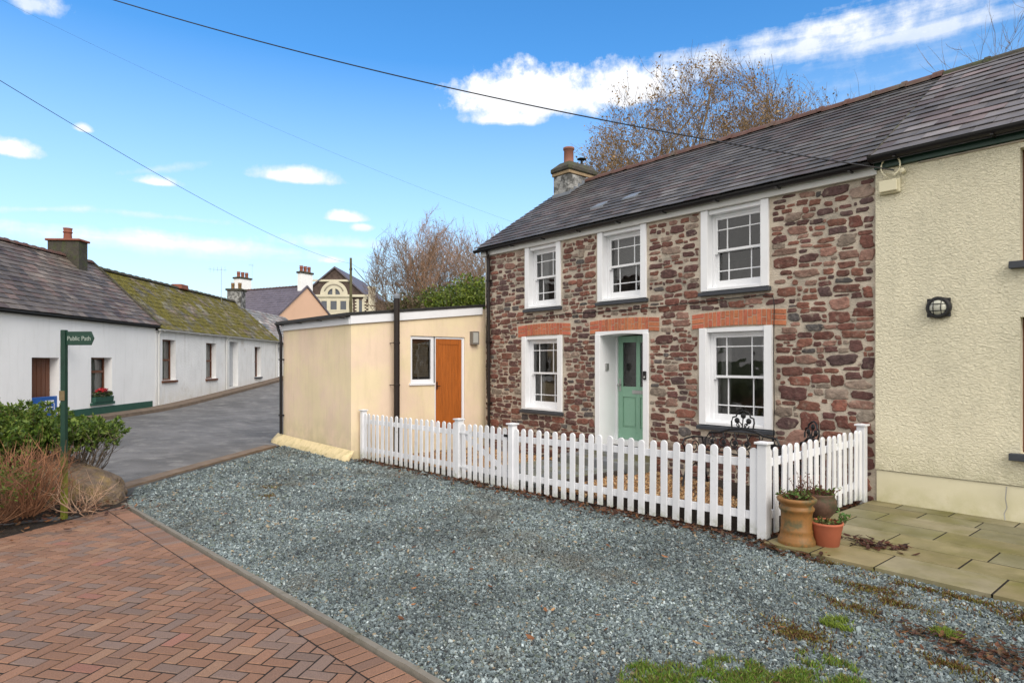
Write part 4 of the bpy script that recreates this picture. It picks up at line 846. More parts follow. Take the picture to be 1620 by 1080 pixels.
mb = MB(); mb.box(-.55, .55, .05, .10, 0, .80); mb.build('panel', M['blue'], fb, bevel=.01)
mb = MB(); mb.box(.02, .42, .043, .05, .40, .413); mb.box(.04, .40, .043, .05, .60, .69); mb.box(.02, .032, .043, .05, .413, .6); mb.box(.408, .42, .043, .05, .413, .6); mb.box(.10, .36, .043, .05, .48, .505); mb.build('emblem', M['white'], fb)
w1 = casement(T1, -3.85, -2.75, .6, 2.0, M['dkwood'], .24, split=.68, sm_=M['plinthgreen'])
casement(T1, -11.5, -10.3, .6, 2.0, M['dkwood'], .24)
fbx = empty('window_box', roww(-3.3)+Vector((0, 0, .6)), R(RZ0), 'green window box of red flowers on the sill of the nearest white cottage', 'window box')
mb = MB(); mb.prism([(-.09, 0), (.10, 0), (.12, .17), (-.11, .17)], -.48, .48, 'x'); mb.build('trough', M['plinthgreen'], fbx, bevel=.005)
def leafcloud(name, c, rad, n, sz, pal, par=None, seed=1, m=None, loc=None, up=.3, el=1.8):
    g = np.random.default_rng(seed); p = g.normal(size=(n, 3)); p /= np.linalg.norm(p, axis=1)[:, None]; p *= g.random((n, 1))**.45; p = p*np.array(rad)+np.array(c)
    a = g.normal(size=(n, 3)); a[:, 2] += up; a /= np.linalg.norm(a, axis=1)[:, None]; b = np.cross(a, g.normal(size=(n, 3))); b /= np.linalg.norm(b, axis=1)[:, None]
    s = sz*g.uniform(.6, 1.3, (n, 1)); V = np.stack([p-a*s*el/2, p+b*s/2, p+a*s*el/2, p-b*s/2], 1).reshape(-1, 3)
    pc = np.array(pal); C = pc[g.integers(0, len(pal), n)]*g.uniform(.65, 1.35, (n, 1))
    o = npmesh(name, V, np.arange(4*n).reshape(-1, 4), np.repeat(C, 4, 0), m or M['leaf'], par); 
    if loc is not None: o.location = loc
    return o
GR = [(.06, .10, .025), (.09, .13, .03), (.04, .07, .02)]
leafcloud('foliage', (0, -.02, .25), (.52, .13, .12), 500, .05, GR+[(.14, .14, .12)], fbx, 31)
leafcloud('flowers', (-.08, -.05, .36), (.32, .10, .07), 110, .06, [(.45, .01, .02), (.55, .03, .04)], fbx, 32)
l1 = empty('wall_lamp', roww(-5.15)+Vector((0, 0, 2.35)), R(RZ0), 'small black swan neck lamp above and right of the brown door on the white wall', 'lamp')
mb = MB(); mb.lathe([(.07, 0), (.07, .03), (0, .035)], n=14, ax='y'); mb.tube([(0, -.02, 0), (.0, -.14, .10), (.0, -.24, .09)], .012, 8); mb.build('arm', M['castiron'], l1)
mb = MB(); mb.lathe([(.02, .08), (.05, .05), (.14, .0), (.13, .0), (.03, .04)], (0, -.25, .02), 16); mb.build('shade', M['castiron'], l1)
stack(T1, -1.62, -1.12, 1.75, 2.78, 4.5, 6.0, M['cement'], M['potclay'], 1, .06, .07, M['potclay'], .40, .13)
# second cottage, mossy roof
T2 = empty('terrace_cottage', roww(0), R(RZ0), 'white roughcast terraced cottage with the mossy green roof, middle of the row', 'cottage')
mb = MB(); wall(mb, 0, 13.7, -.2, 3.03, [(.505, 1.54, 1.16, 2.72), (4.28, 5.33, 1.13, 2.70), (6.84, 7.93, .68, 2.85), (10.2, 11.16, 1.07, 2.68)], 0, .34); shell(mb, 0, 13.7, 0, 4.6, -.2, 3.03, 5.25); mb.build('wall', M['whiterough'], T2)
RF = MB(); slates(RF, (0.03, -.18, 3.08), U, (0, 2.45, 2.25), 13.75, math.hypot(2.45, 2.25), .4, .28, slpal(25, (.14, .13, .11), .6, 1.6), jit=.01, lift=.012)
deck(RF, 0.03, 13.75, -.17, 3.08, 2.27, 5.33); RF.build('roof', M['mossroof'], T2)
ridge_tiles(T2, 0, 13.7, 2.27, 5.36, M['cement'], .5, .13)
gutter(T2, 0, 13.7, -.14, 3.08, .06, M['cream_trim'])
for u in (.12, 6.35, 13.6):
    mb = MB(); h0 = Hf(*us(u, 0)[:2])+.12; mb.tube([(u, -.13, 3.02), (u, -.06, 2.86), (u, -.055, h0)], .035, 8); mb.build('downpipe', M['cream_trim'], T2)
for a, b, c, d in ((.505, 1.54, 1.16, 2.72), (4.28, 5.33, 1.13, 2.70)): casement(T2, a, b, c, d, M['dkwood'], .20)
mb = MB(); mb.box(6.84, 7.93, .26, .32, .7, 2.85); mb.box(6.9, 7.87, .25, .26, .75, 1.5); mb.build('door', mat('grey_door', (.45, .47, .50), .6), T2)
casement(T2, 10.2, 11.16, 1.07, 2.68, M['dkwood'], .22, sm_=M['sill'])
mb = MB(); mb.box(6.4, 7.1, 2.02, 2.5, 5.3, 5.52); c2 = mb.build('brick_stub', M['potclay'], T2, bevel=.02)
T3 = empty('terrace_cottage', roww(13.7), R(RZ0), 'far white terraced cottage with a pale grey slate roof at the end of the row', 'cottage')
mb = MB(); wall(mb, 0.02, 9, 0, 2.96, [(.3, 1.25, .95, 2.75), (4, 5, 1.3, 2.6)], 0, .34); shell(mb, .02, 9, 0, 4.6, 0, 2.96, 5.0); mb.build('wall', M['whiterender'], T3)
RF = MB(); slates(RF, (0.05, -.18, 2.99), U, (0, 2.45, 2.12), 9, math.hypot(2.45, 2.12), .45, .3, slpal(29, (.27, .255, .235), .7, 1.3), jit=.01)
deck(RF, 0.05, 9, -.17, 2.99, 2.27, 5.11); RF.build('roof', M['slate'], T3)
mb = MB(); mb.box(.3, 1.25, .26, .32, .95, 2.75); mb.build('door', M['pvc'], T3); casement(T3, 4, 5, 1.3, 2.6, M['dkwood'])
stack(T3, -.45, .25, 1.85, 2.65, 4.6, 5.98, M['chimney'], M['cement'], 2, .07, .12, M['oldclay'], .36, .10)
# ------------------------------------------------------------------ peach house, its neighbour and the hall beyond
PX = empty('peach_house', (-59.35, 15.15, 0), R(22.5), 'peach rendered gabled house with a purple slate roof and two white chimneys', 'house')
mb = MB(); shell(mb, 0, 8, 0, 8, 0, 5.1, 8.42); mb.add([(0,0,0),(8,0,0),(8,0,5.1),(0,0,5.1)], [(0,1,2,3)]); mb.build('wall', M['peach'], PX)
RF = MB(); slates(RF, (-.1, -.2, 4.99), U, (0, 4.2, 3.5), 8.1, math.hypot(4.2, 3.5), .5, .36, slpal(41, (.115, .098, .125), .8, 1.2), jit=.012)
deck(RF, -.1, 8.0, -.2, 4.99, 4, 8.49); RF.build('roof', M['farslate'], PX); ridge_tiles(PX, 0, 7.6, 4, 8.54, M['ridge'], .4, .12)
mb = MB(); mb.prism([(-.3, 4.78), (4, 8.36), (8.3, 4.78), (8.3, 4.95), (4, 8.54), (-.3, 4.95)], 7.97, 8.12, 'x'); mb.build('verge', M['farslate'], PX)
mb = MB(); mb.tube([(8.05, 8.02, 5), (8.05, 8.02, 1)], .06, 8); mb.build('downpipe', M['black'], PX)
for a, w__ in ((7.52, .44), (-.5, .75)): stack(PX, a, a+w__, 3.4, 4.75, 7.0, 9.55, M['whiterender'], M['cement'], 3, .08, .16, M['potclay'], .5, .15)
for nm, p in (('rooflight', (1.6, 1.2)),):
    z = 4.99+(p[1]+.2)*3.5/4.2; mb = MB(); mb.add([(p[0], p[1], z+.08), (p[0]+.8, p[1], z+.08), (p[0]+.8, p[1]+.8, z+.75), (p[0], p[1]+.8, z+.75)], [(0, 1, 2, 3)]); mb.build(nm, M['glass'], PX)
NB = empty('slate_roofed_house', W(350, 573, 63)-Vector((0, 0, CAMH)), R(24), 'low dark slate roofed house seen behind the mossy roof, left of the peach house', 'house')
mb = MB(); shell(mb, -6, 2, 0, 7, 0, 5.5, 8.4); mb.add([(-6,0,0),(2,0,0),(2,0,5.5),(-6,0,5.5)], [(0,1,2,3)]); mb.build('wall', M['whiterender'], NB)
RF = MB(); slates(RF, (-6, -.2, 5.3), U, (0, 3.7, 3.15), 8, 4.85, .5, .36, slpal(47, (.085, .08, .095), .8, 1.2)); deck(RF, -6, 2, -.2, 5.3, 3.5, 8.45); RF.build('roof', M['farslate'], NB)
HO = W(530, 573, 80); HL = empty('chapel_hall', (HO.x, HO.y, 0), R(49.7), 'dark stone gabled hall with a cream arched window and cream quoins beyond the peach house', 'hall')
mb = MB(); mb.prism([(-5.6, 0), (4.9, 0), (4.9, 9.6), (4.6, 9.6), (0, 13.75), (-5.6, 9.2)], 0, 16, 'y'); mb.build('wall', M['hallstone'], HL)
mb = MB()
for s, X1, Z1 in ((-1, -5.8, 9.05), (1, 4.75, 9.55)): mb.add([(0, -.25, 13.98), (X1, -.25, Z1+.1), (X1, 16, Z1+.1), (0, 16, 13.98), (0, -.25, 13.75), (X1, -.25, Z1-.1), (X1, 16, Z1-.1), (0, 16, 13.75)], [(0,1,2,3),(0,4,5,1),(4,7,6,5),(1,5,6,2)])
mb.build('roof', M['farslate'], HL)
mb = MB(); mb.box(-3.2, 2.2, -.18, 0, 12.05, 12.3); mb.box(-5, 4.6, -.25, 0, 10.1, 10.4); mb.box(-5, 2.2, -.1, 0, 9.85, 10.1); mb.box(-2.4, 2.0, -.15, 0, 8.3, 8.5); mb.box(4.3, 4.95, -.3, .8, 5, 11.2); mb.box(4.2, 5.05, -.38, .9, 11.2, 11.4); mb.box(3.6, 4.3, -.12, 0, 9.85, 10.1)
for x in (-2.15, -1.0, .25, 1.45, 1.9): mb.box(x, x+(.45 if x < 1.4 else .35), -.14, 0, 8.3, 9.85)
mb.box(-2.4, 1.9, -.1, 0, 9.6, 9.85); mb.box(-2.4, 2.2, -.12, 0, 7.2, 8.3)
mb.box(2.75, 3.05, -.12, 0, 7.9, 9.85); mb.box(3.45, 3.75, -.12, 0, 7.9, 9.85) ; mb.box(2.75, 3.75, -.14, 0, 7.8, 8.1)
for k in range(5): mb.box(2.55, 2.75, -.10, 0, 8.05+k*.38, 8.25+k*.38); mb.box(3.75, 3.95, -.10, 0, 8.05+k*.38, 8.25+k*.38); mb.box(1.9, 2.3, -.10, 0, 7.3+k*.45, 7.52+k*.45); mb.box(4.0, 4.3, -.10, 0, 7.3+k*.45, 7.52+k*.45)
mb.build('dressings', M['hallcream'], HL)
mb = MB(); n = 24; vs = []
for k in range(n+1):
    t = pi*k/n
    for r_, y in ((.78, -.2), (1.72, -.2), (1.72, 0), (.78, 0)): vs.append((-.1+r_*math.cos(t), y, 10.4+r_*math.sin(t)))
mb.add(vs, [(4*k+j, 4*k+4+j, 4*k+4+(j+1) % 4, 4*k+(j+1) % 4) for k in range(n) for j in range(3)]); mb.box(-.28, .08, -.2, 0, 10.4, 11.2); mb.build('arch', M['hallcream'], HL)
mb = MB()
for k in range(22):
    t = pi*(.12+.76*k/21); r_ = 1.25; mb.T = Matrix.Translation((-.1+r_*math.cos(t), -.205, 10.4+r_*math.sin(t))) @ Matrix.Rotation(-(t-pi/2), 4, 'Y'); mb.box(-.04, .04, -.01, .0, -.09, .09)
mb.T = None; mb.build('arch_lettering', M['hallstone'], HL)
for x0, x1, z0, z1 in ((-1.7, -1.0, 8.5, 9.6), (-.55, .25, 8.5, 9.6), (.7, 1.45, 8.5, 9.6), (3.05, 3.45, 8.1, 9.7), (-.88, .68, 10.42, 11.18)):
    mb = MB(); mb.box(x0, x1, -.06, 0, z0, z1); mb.build('window', M['darkglass'], HL)
mb = MB(); mb.prism([(4.9, 0), (9.5, 0), (9.5, 8.0), (4.9, 9.9)], 2, 12, 'y'); mb.build('side_wing', M['hallstone'], HL)
mb = MB(); mb.prism([(4.85, 9.92), (10, 7.8), (10, 7.98), (4.85, 10.1)], 1.8, 12.2, 'y'); mb.build('side_roof', M['cement'], HL)
# ------------------------------------------------------------------ picket fence
def picket_mesh():
    mb = MB(); w, t, h = .043, .011, .90; pr = [(-w, 0), (w, 0), (w, h-w)]+[(w*math.cos(a), h-w+w*math.sin(a)) for a in np.linspace(.3, pi-.3, 7)]+[(-w, h-w)]
    mb.prism(pr, -t, t, 'y'); o = mb.build('picket', M['fence'], None, bevel=.003); me = o.data; bpy.data.objects.remove(o); return me
PM = picket_mesh()
def picket(par, x, y, z, s=1):
    o = bpy.data.objects.new('picket', PM); COL.objects.link(o); o.parent = par; o.location = (x, y, z+random.uniform(-.010, .010)); o.rotation_euler = (random.uniform(-.012, .012), random.uniform(-.014, .014), 0)
    o.scale = (random.uniform(.96, 1.03), 1, s); b = o.modifiers.new('b', 'BEVEL'); b.width = .003; b.segments = 1; b.limit_method = 'ANGLE'; return o
def post(par, x, y, z0, h, cap=True, w=.05):
    mb = MB(); mb.box(x-w, x+w, y-w, y+w, z0-.05, z0+h-.03); o = mb.build('post', M['fence'], par, bevel=.004)
    mb = MB(); e = w+.022; z = z0+h-.03; mb.box(x-e, x+e, y-e, y+e, z, z+.022); q = w*.8
    mb.add([(x-q, y-q, z+.022), (x+q, y-q, z+.022), (x+q, y+q, z+.022), (x-q, y+q, z+.022), (x, y, z+.032)], [(0,1,4),(1,2,4),(2,3,4),(3,0,4)]); mb.build('post_cap', M['fence'], o, bevel=.003); return o
def fence(name, A, B, n, label, posts=(1, 1), ga=None, gb=None, gate=False, npst=(0, 0)):
    """pickets stand on the camera side (-y) of the rails"""
    A, B = Vector((*A, 0)), Vector((*B, 0)); L = (B-A).length; a = math.atan2(B.y-A.y, B.x-A.x); za = ga; zb = gb
    E = empty(name, (A.x, A.y, 0), a, label, 'gate' if gate else 'fence', None); zf = lambda x: za+(zb-za)*x/L
    if posts[0]: post(E, 0, 0, zf(0)-.06, 1.06)
    if posts[1]: post(E, L, 0, zf(L)-.06, 1.06)
    i0, i1 = (.06, L-.06); 
    for hz in (.17, .72):
        mb = MB(); mb.add([(i0, .0, zf(i0)+hz), (i1, .0, zf(i1)+hz), (i1, .032, zf(i1)+hz), (i0, .032, zf(i0)+hz), (i0, .0, zf(i0)+hz+.085), (i1, .0, zf(i1)+hz+.085), (i1, .032, zf(i1)+hz+.085), (i0, .032, zf(i0)+hz+.085)],
            [(0,3,2,1),(4,5,6,7),(0,1,5,4),(1,2,6,5),(2,3,7,6),(3,0,4,7)]); mb.build('rail', M['fence'], E, bevel=.003)
    p = L/(n+.0) if not gate else (L-.16)/n
    for k in range(n):
        x = (p*(k+.5)) if not gate else .08+p*(k+.5)
        if (posts[0] and x < .09) or (posts[1] and x > L-.09): x = max(.10, min(L-.10, x))
        picket(E, x, -.013, zf(x)+.02)
    if gate:
        mb = MB(); d = Vector((L-.3, 0, -.50)).normalized(); q = Vector((-d.z, 0, d.x))*.04; P, Q = Vector((.14, 0, zf(.14)+.72)), Vector((L-.14, 0, zf(L)+.24))
        vs = [v+Vector((0, y, 0)) for y in (.001, .03) for v in (P-q, Q-q, Q+q, P+q)]; mb.add(vs, [(0,1,2,3),(7,6,5,4),(0,4,5,1),(1,5,6,2),(2,6,7,3),(3,7,4,0)]); mb.build('brace', M['fence'], E, bevel=.003)
        for hz in (.19, .74):
            mb = MB(); mb.box(-.02, .26, -.032, -.026, zf(.1)+hz+.02, zf(.1)+hz+.05); mb.build('hinge', M['fence'], E)
        mb = MB(); mb.box(L-.16, L-.04, -.034, -.026, zf(L)+.78, zf(L)+.82); mb.tube([(L-.10, -.05, zf(L)+.80), (L-.10, -.03, zf(L)+.80)], .014, 8); mb.build('latch', M['castiron'], E)
    return E
FA, FG1, FG2, FB, FC = (-11.56, 5.90), (-8.45, 6.02), (-7.16, 6.075), (-3.31, 6.22), (-3.36, 8.86)
ga, g1, g2, gb, gc = -.085, -.06, -.045, .035, .05
fence('picket_fence', FA, FG1, 19, 'white picket fence section between the cream lean-to and the gate', (1, 1), ga, g1)
fence('picket_gate', FG1, FG2, 8, 'white picket gate with peeling paint and a diagonal brace, between its two posts', (0, 0), g1-.0, g2, True)
fence('picket_fence', FG2, FB, 24, 'long white picket fence section from the gate to the corner post by the pots', (1, 1), g2, gb)
fence('picket_fence', FB, FC, 16, 'white picket fence section running from the corner post back to the cottage wall', (0, 1), gb, gc)
# ------------------------------------------------------------------ pots by the corner post
def leaflitter(name, pts, sz, pal, seed, label=None, kind='stuff', m=None, dz=.0, zf=None, flat=.5):
    g = np.random.default_rng(seed); V = []; F = []; C = []
    for x, y in pts:
        s = sz*g.uniform(.55, 1.35); a = g.uniform(0, 2*pi); z = (zf(x, y) if zf else Hf(x, y))+dz+abs(g.normal())*.012+.006; n = 9; b = len(V)
        dx, dy = math.cos(a), math.sin(a); tilt = g.normal(0, flat, 2); c = np.array(pal[g.integers(0, len(pal))])*g.uniform(.55, 1.4); curl = g.uniform(.15, .8)
        ol = []
        for k in range(n):
            t = 2*pi*k/n; r = s*(.5+.5*abs(math.cos(t))**1.5)*(1+.22*math.cos(5*t)+g.uniform(-.12, .12)); u, v = r*math.cos(t), r*.75*math.sin(t)
            zz = (u*tilt[0]+v*tilt[1])*.5+curl*(v*v)/s*.8+curl*.3*u*u/s; ol.append((x+dx*u-dy*v, y+dy*u+dx*v, z+max(-.003, zz)+.004))
        V += ol+[(x, y, z)]; C += [c]*(n+1); F += [(b+k, b+(k+1) % n, b+n) for k in range(n)]
    o = npmesh(name, np.array(V), np.array(F), np.array(C), m or M['leaf'], None); o['kind'] = kind
    if label: tag(o, label, 'leaves')
    return o
PT = Hf(-3, 6.3)+.045
cp = empty('chimney_pot_planter', (-2.99, 6.27, PT-.01), 0, 'old brown glazed chimney pot used as a planter beside the corner fence post', 'planter')
mb = MB(); mb.lathe([(.17, 0), (.178, .012), (.176, .05), (.158, .085), (.150, .13), (.155, .145), (.147, .16), (.145, .29), (.150, .33), (.163, .345), (.166, .365), (.150, .385), (.150, .40), (.182, .43), (.188, .455), (.175, .470), (.150, .465), (.135, .40), (.0, .40)], n=40); mb.build('pot', M['oldclay'], cp, True)
mb = MB(); mb.lathe([(.14, .425), (.07, .44), (0, .445)], n=20); mb.build('compost', M['soil'], cp)
tp = empty('terracotta_pot', (-2.765, 6.43, PT-.01), .3, 'small round orange terracotta flowerpot in front of the dark bowl', 'flowerpot')
mb = MB(); mb.lathe([(.105, 0), (.112, .004), (.135, .165), (.139, .17), (.146, .215), (.152, .22), (.152, .24), (.140, .24), (.130, .19), (.0, .19)], n=36); mb.build('pot', M['terracotta'], tp, True)
mb = MB(); mb.lathe([(.135, .205), (0, .215)], n=20); mb.build('compost', M['soil'], tp)
bp_ = empty('bowl_planter', (-2.98, 6.74, PT-.01), 0, 'dark brown bulbous pot against the side pickets behind the chimney pot planter', 'planter')
mb = MB(); mb.lathe([(.09, 0), (.10, .0), (.11, .10), (.09, .15), (.10, .19), (.155, .26), (.175, .33), (.165, .39), (.148, .42), (.158, .44), (.150, .45), (.135, .43), (.13, .38), (.0, .38)], n=32); mb.build('pot', M['bowl'], bp_, True)
def sprigs(name, loc, n, h, r, pal, seed, lf, label, leafn=6, spread=.5, stemc=(.12, .04, .025)):
    g = random.Random(seed); E = empty(name, loc, 0, label, 'plant'); st = MB(); V = []; C = []
    for _ in range(n):
        a = g.uniform(0, 2*pi); q = r*math.sqrt(g.random()); x, y = q*math.cos(a), q*math.sin(a); hh = h*g.uniform(.5, 1.1); lx, ly = spread*hh*g.uniform(-1, 1), spread*hh*g.uniform(-1, 1)
        pts = [(x+lx*t*t, y+ly*t*t, hh*t*(1-.2*t)) for t in (0, .35, .7, 1)]; st.tube(pts, [.003, .0025, .002, .001], 4, stemc)
        for k in range(leafn):
            t = g.uniform(.25, 1); p = Vector((x+lx*t*t, y+ly*t*t, hh*t*(1-.2*t))); d = Vector((g.gauss(0, 1), g.gauss(0, 1), g.gauss(.3, .6))).normalized(); sd = d.cross(Vector((g.gauss(0, 1), g.gauss(0, 1), g.gauss(0, 1)))).normalized(); s = lf*g.uniform(.6, 1.2)
            V += [p, p+d*s*.5+sd*s*.3, p+d*s, p+d*s*.5-sd*s*.3]; c = g.choice(pal); kk = g.uniform(.6, 1.4); C += [[q_*kk for q_ in c]]*4
    st.build('stem', M['twig'], E); npmesh('foliage', np.array([tuple(v) for v in V]), np.arange(len(V)).reshape(-1, 4), np.array(C), M['leaf'], E); return E
GL = [(.10, .17, .03), (.07, .13, .025), (.14, .20, .05)]
RB = [(.10, .03, .02), (.14, .06, .03), (.07, .03, .02)]
sprigs('potted_plant', (-2.99, 6.27, PT+.43), 60, .11, .13, GL+GL+RB, 3, .04, 'low green plant filling the top of the old chimney pot', 9, .7)
sprigs('potted_plant', (-2.97, 6.42, PT+.40), 22, .33, .10, RB, 5, .022, 'dry reddish brown sedum stems standing behind the green plant in the pots', 10, .25)
sprigs('potted_plant', (-2.95, 6.76, PT+.37), 30, .16, .12, RB+GL, 6, .04, 'brown and green plant in the dark bulbous pot', 7, .5)
sprigs('potted_plant', (-2.765, 6.43, PT+.19), 34, .08, .12, [(.12, .16, .03), (.10, .12, .03), (.14, .10, .04)], 7, .035, 'sparse weeds in the small orange terracotta pot', 6, .6)
sprigs('potted_plant', (-2.66, 6.52, PT+.2), 6, .16, .03, [(.10, .20, .05)], 8, .045, 'upright green sprig at the right rim of the terracotta pot', 10, .5)
# ------------------------------------------------------------------ cast metal bench and chair
def scroll(mb, c, r0, r1, turns, plane, rad=.009, n=22, ph=0, sg=1):
    pts = []
    for k in range(n+1):
        t = k/n; r = r0+(r1-r0)*t; a = ph+sg*2*pi*turns*t; pts.append(plane(c[0]+r*math.cos(a), c[1]+r*math.sin(a)))
    mb.tube(pts, rad, 6)
def seat_piece(loc, rz, w, label, cat, top=.95):
    E = empty('garden_'+cat, loc, rz, label, cat); hw = w/2; pl = lambda x, z: (x, .02+(z-.42)*.16, z)
    mb = MB(); hump = (top-.24)
    out = [(-hw, .42), (-hw-.02, .62), (-hw*.92, .72), (-hw*.6, .74), (-hw*.35, .79), (0, .81), (hw*.35, .79), (hw*.6, .74), (hw*.92, .72), (hw+.02, .62), (hw, .42)]
    mb.tube([pl(*p) for p in out], .016, 7); mb.tube([pl(-hw, .47), pl(0, .45), pl(hw, .47)], .012, 6)
    m_ = int(w/.17)
    for k in range(m_):
        x = -hw+w*(k+.5)/m_; scroll(mb, (x, .60), .075, .02, 1.3, pl, .010, 20, k); mb.tube([pl(x-.07, .47), pl(x+.03, .60), pl(x-.02, .745)], .010, 6); mb.tube([pl(x+.07, .47), pl(x-.01, .58), pl(x+.05, .745)], .008, 6)
        mb.lathe([(0, .012), (.024, .006), (.024, -.006), (0, -.012)], pl(x, .6), 8, ax='y')
    mb.build('backrest', M['castiron'], E)
    mb = MB(); r = .075; cz = top-.13                                   # lobed crest
    mb.tube([pl(-.16, .80), pl(-.175, cz-.03), pl(-.16, cz+.03), pl(-.11, cz+.045), pl(-.095, cz+.09), pl(-.045, cz+.115), pl(0, cz+.13), pl(.045, cz+.115), pl(.095, cz+.09), pl(.11, cz+.045), pl(.16, cz+.03), pl(.175, cz-.03), pl(.16, .80)], .012, 7)
    for x, z in ((-.09, cz-.01), (0, cz+.06), (.09, cz-.01)): mb.lathe([(0, .02), (.036, .01), (.042, 0), (.036, -.01), (0, -.02)], pl(x, z), 10, ax='y'); mb.tube([pl(x, z), pl(x*.3, .80)], .009, 5)
    scroll(mb, (-.06, cz-.07), .045, .015, 1, pl, .008); scroll(mb, (.06, cz-.07), .045, .015, 1, pl, .008, sg=-1); mb.build('crest', M['castiron'], E)
    mb = MB(); 
    for k in range(12): y = -.44+.037*k; mb.box(-hw, hw, y, y+.022, .405, .42)
    mb.box(-hw-.01, -hw+.02, -.46, .02, .39, .425); mb.box(hw-.02, hw+.01, -.46, .02, .39, .425); mb.build('seat', M['castiron'], E)
    for s in (-1, 1):
        x = s*hw; mb = MB(); mb.tube([(x, .02, .42), (x, -.05, .66), (x, -.25, .68), (x, -.45, .66), (x, -.50, .60), (x, -.46, .55), (x, -.42, .42)], .014, 6); scroll(mb, (-.22, .54), .09, .03, 1.2, lambda a, b: (x, a, b), .009); mb.build('armrest', M['castiron'], E)
        for y0, y1 in ((-.43, -.50), (-.0, .08)): mb = MB(); mb.tube([(x, y0, .41), (x*1.0, y0+.03, .25), (x, (y0+y1)/2, .12), (x, y1, 0)], [.018, .014, .013, .018], 7); mb.build('leg', M['castiron'], E)
        mb = MB(); mb.tube([(x, -.42, .2), (x, -.2, .3), (x, .02, .2)], .010, 6); mb.build('stretcher', M['castiron'], E)
    return E
seat_piece((-4.62, 8.0, .12), R(-3), 1.12, 'black ornate cast metal garden bench below the lower right window', 'bench', 1.06)
seat_piece((-3.72, 8.02, .08), R(-38), .50, 'black ornate cast metal garden chair in the corner by the side fence', 'chair', 1.02)
# ------------------------------------------------------------------ signpost
sp = empty('signpost', (-9.6, .83, Hf(-9.6, .83)), R(44), 'green metal public path signpost with algae at its foot, standing in the shrubs', 'signpost')
mb = MB(); mb.box(-.03, .03, -.03, .03, -.1, 2.335); mb.build('post', M['post'], sp, bevel=.006)
mb = MB(); mb.prism([(.03, 2.145), (.365, 2.145), (.405, 2.23), (.365, 2.315), (.03, 2.315)], -.006, .006, 'y'); arm = mb.build('arm', M['dkgreen'], sp, bevel=.002)
textmesh('Public Path', .078, 'lettering', M['text'], arm, (.045, -.007, 2.203), (pi/2, 0, 0), .0015, 'LEFT', .92)
mb = MB(); mb.box(-.034, .034, -.04, -.03, 1.46, 1.58); mb.build('waymark_plate', mat('plate', (.16, .12, .06), .6, .2, 20), sp)
# ------------------------------------------------------------------ boulder
def boulder(name, loc, sc, rz, label, seed=1, m=None):
    bm = bmesh.new(); bmesh.ops.create_icosphere(bm, subdivisions=5, radius=1)
    for v in bm.verts:
        p = v.co.copy(); n = mnoise.noise(p*1.1+Vector((seed, 0, 0)))*.30+mnoise.noise(p*2.6+Vector((seed, 3, 0)))*.12+mnoise.noise(p*7+Vector((0, seed, 0)))*.035
        v.co = p*(1+n); 
        if v.co.z > .45: v.co.z = .45+(v.co.z-.45)*.35
        v.co = Vector((v.co.x*sc[0], v.co.y*sc[1], v.co.z*sc[2]+v.co.x*sc[3]))
    me = bpy.data.meshes.new(name); bm.to_mesh(me); bm.free(); me.materials.append(m or M['rock']); o = bpy.data.objects.new(name, me); COL.objects.link(o); o.location = loc; o.rotation_euler.z = rz
    me.polygons.foreach_set('use_smooth', [True]*len(me.polygons)); return tag(o, label, 'rock')
boulder('boulder', (-10.75, 1.12, .14), (.72, .38, .38, -.22), R(38), 'large flat topped brown boulder behind the signpost at the corner of the paving', 3)
boulder('boulder', (-11.5, .35, .12), (.7, .5, .42, .0), R(60), 'brown boulder half hidden under the green shrub', 6)
# ------------------------------------------------------------------ shrubs
def tree_np(name, segs, m, par, n=5):       # segs: list of (points array k x 3, radii k)
    V = []; F = []; C = []; base = 0
    for pts, rad, col, nn in segs:
        pts = np.asarray(pts, float); k = len(pts); d = np.gradient(pts, axis=0); d /= np.linalg.norm(d, axis=1)[:, None]+1e-9
        ref = np.array([0, 0, 1.]) if abs(d[0][2]) < .9 else np.array([1., 0, 0]); a = np.cross(d, ref); a /= np.linalg.norm(a, axis=1)[:, None]+1e-9; b = np.cross(a, d); t = 2*np.pi*np.arange(nn)/nn
        v = pts[:, None]+(a[:, None]*np.cos(t)[None, :, None]+b[:, None]*np.sin(t)[None, :, None])*np.asarray(rad)[:, None, None]
        V.append(v.reshape(-1, 3)); i = np.arange(k-1)[:, None]*nn; j = np.arange(nn)[None]; f = np.stack([i+j, i+(j+1) % nn, i+nn+(j+1) % nn, i+nn+j], -1).reshape(-1, 4)+base; F.append(f); base += k*nn; C.append(np.tile(col, (k*nn, 1)))
    return npmesh(name, np.concatenate(V), np.concatenate(F), np.concatenate(C), m, par, True)
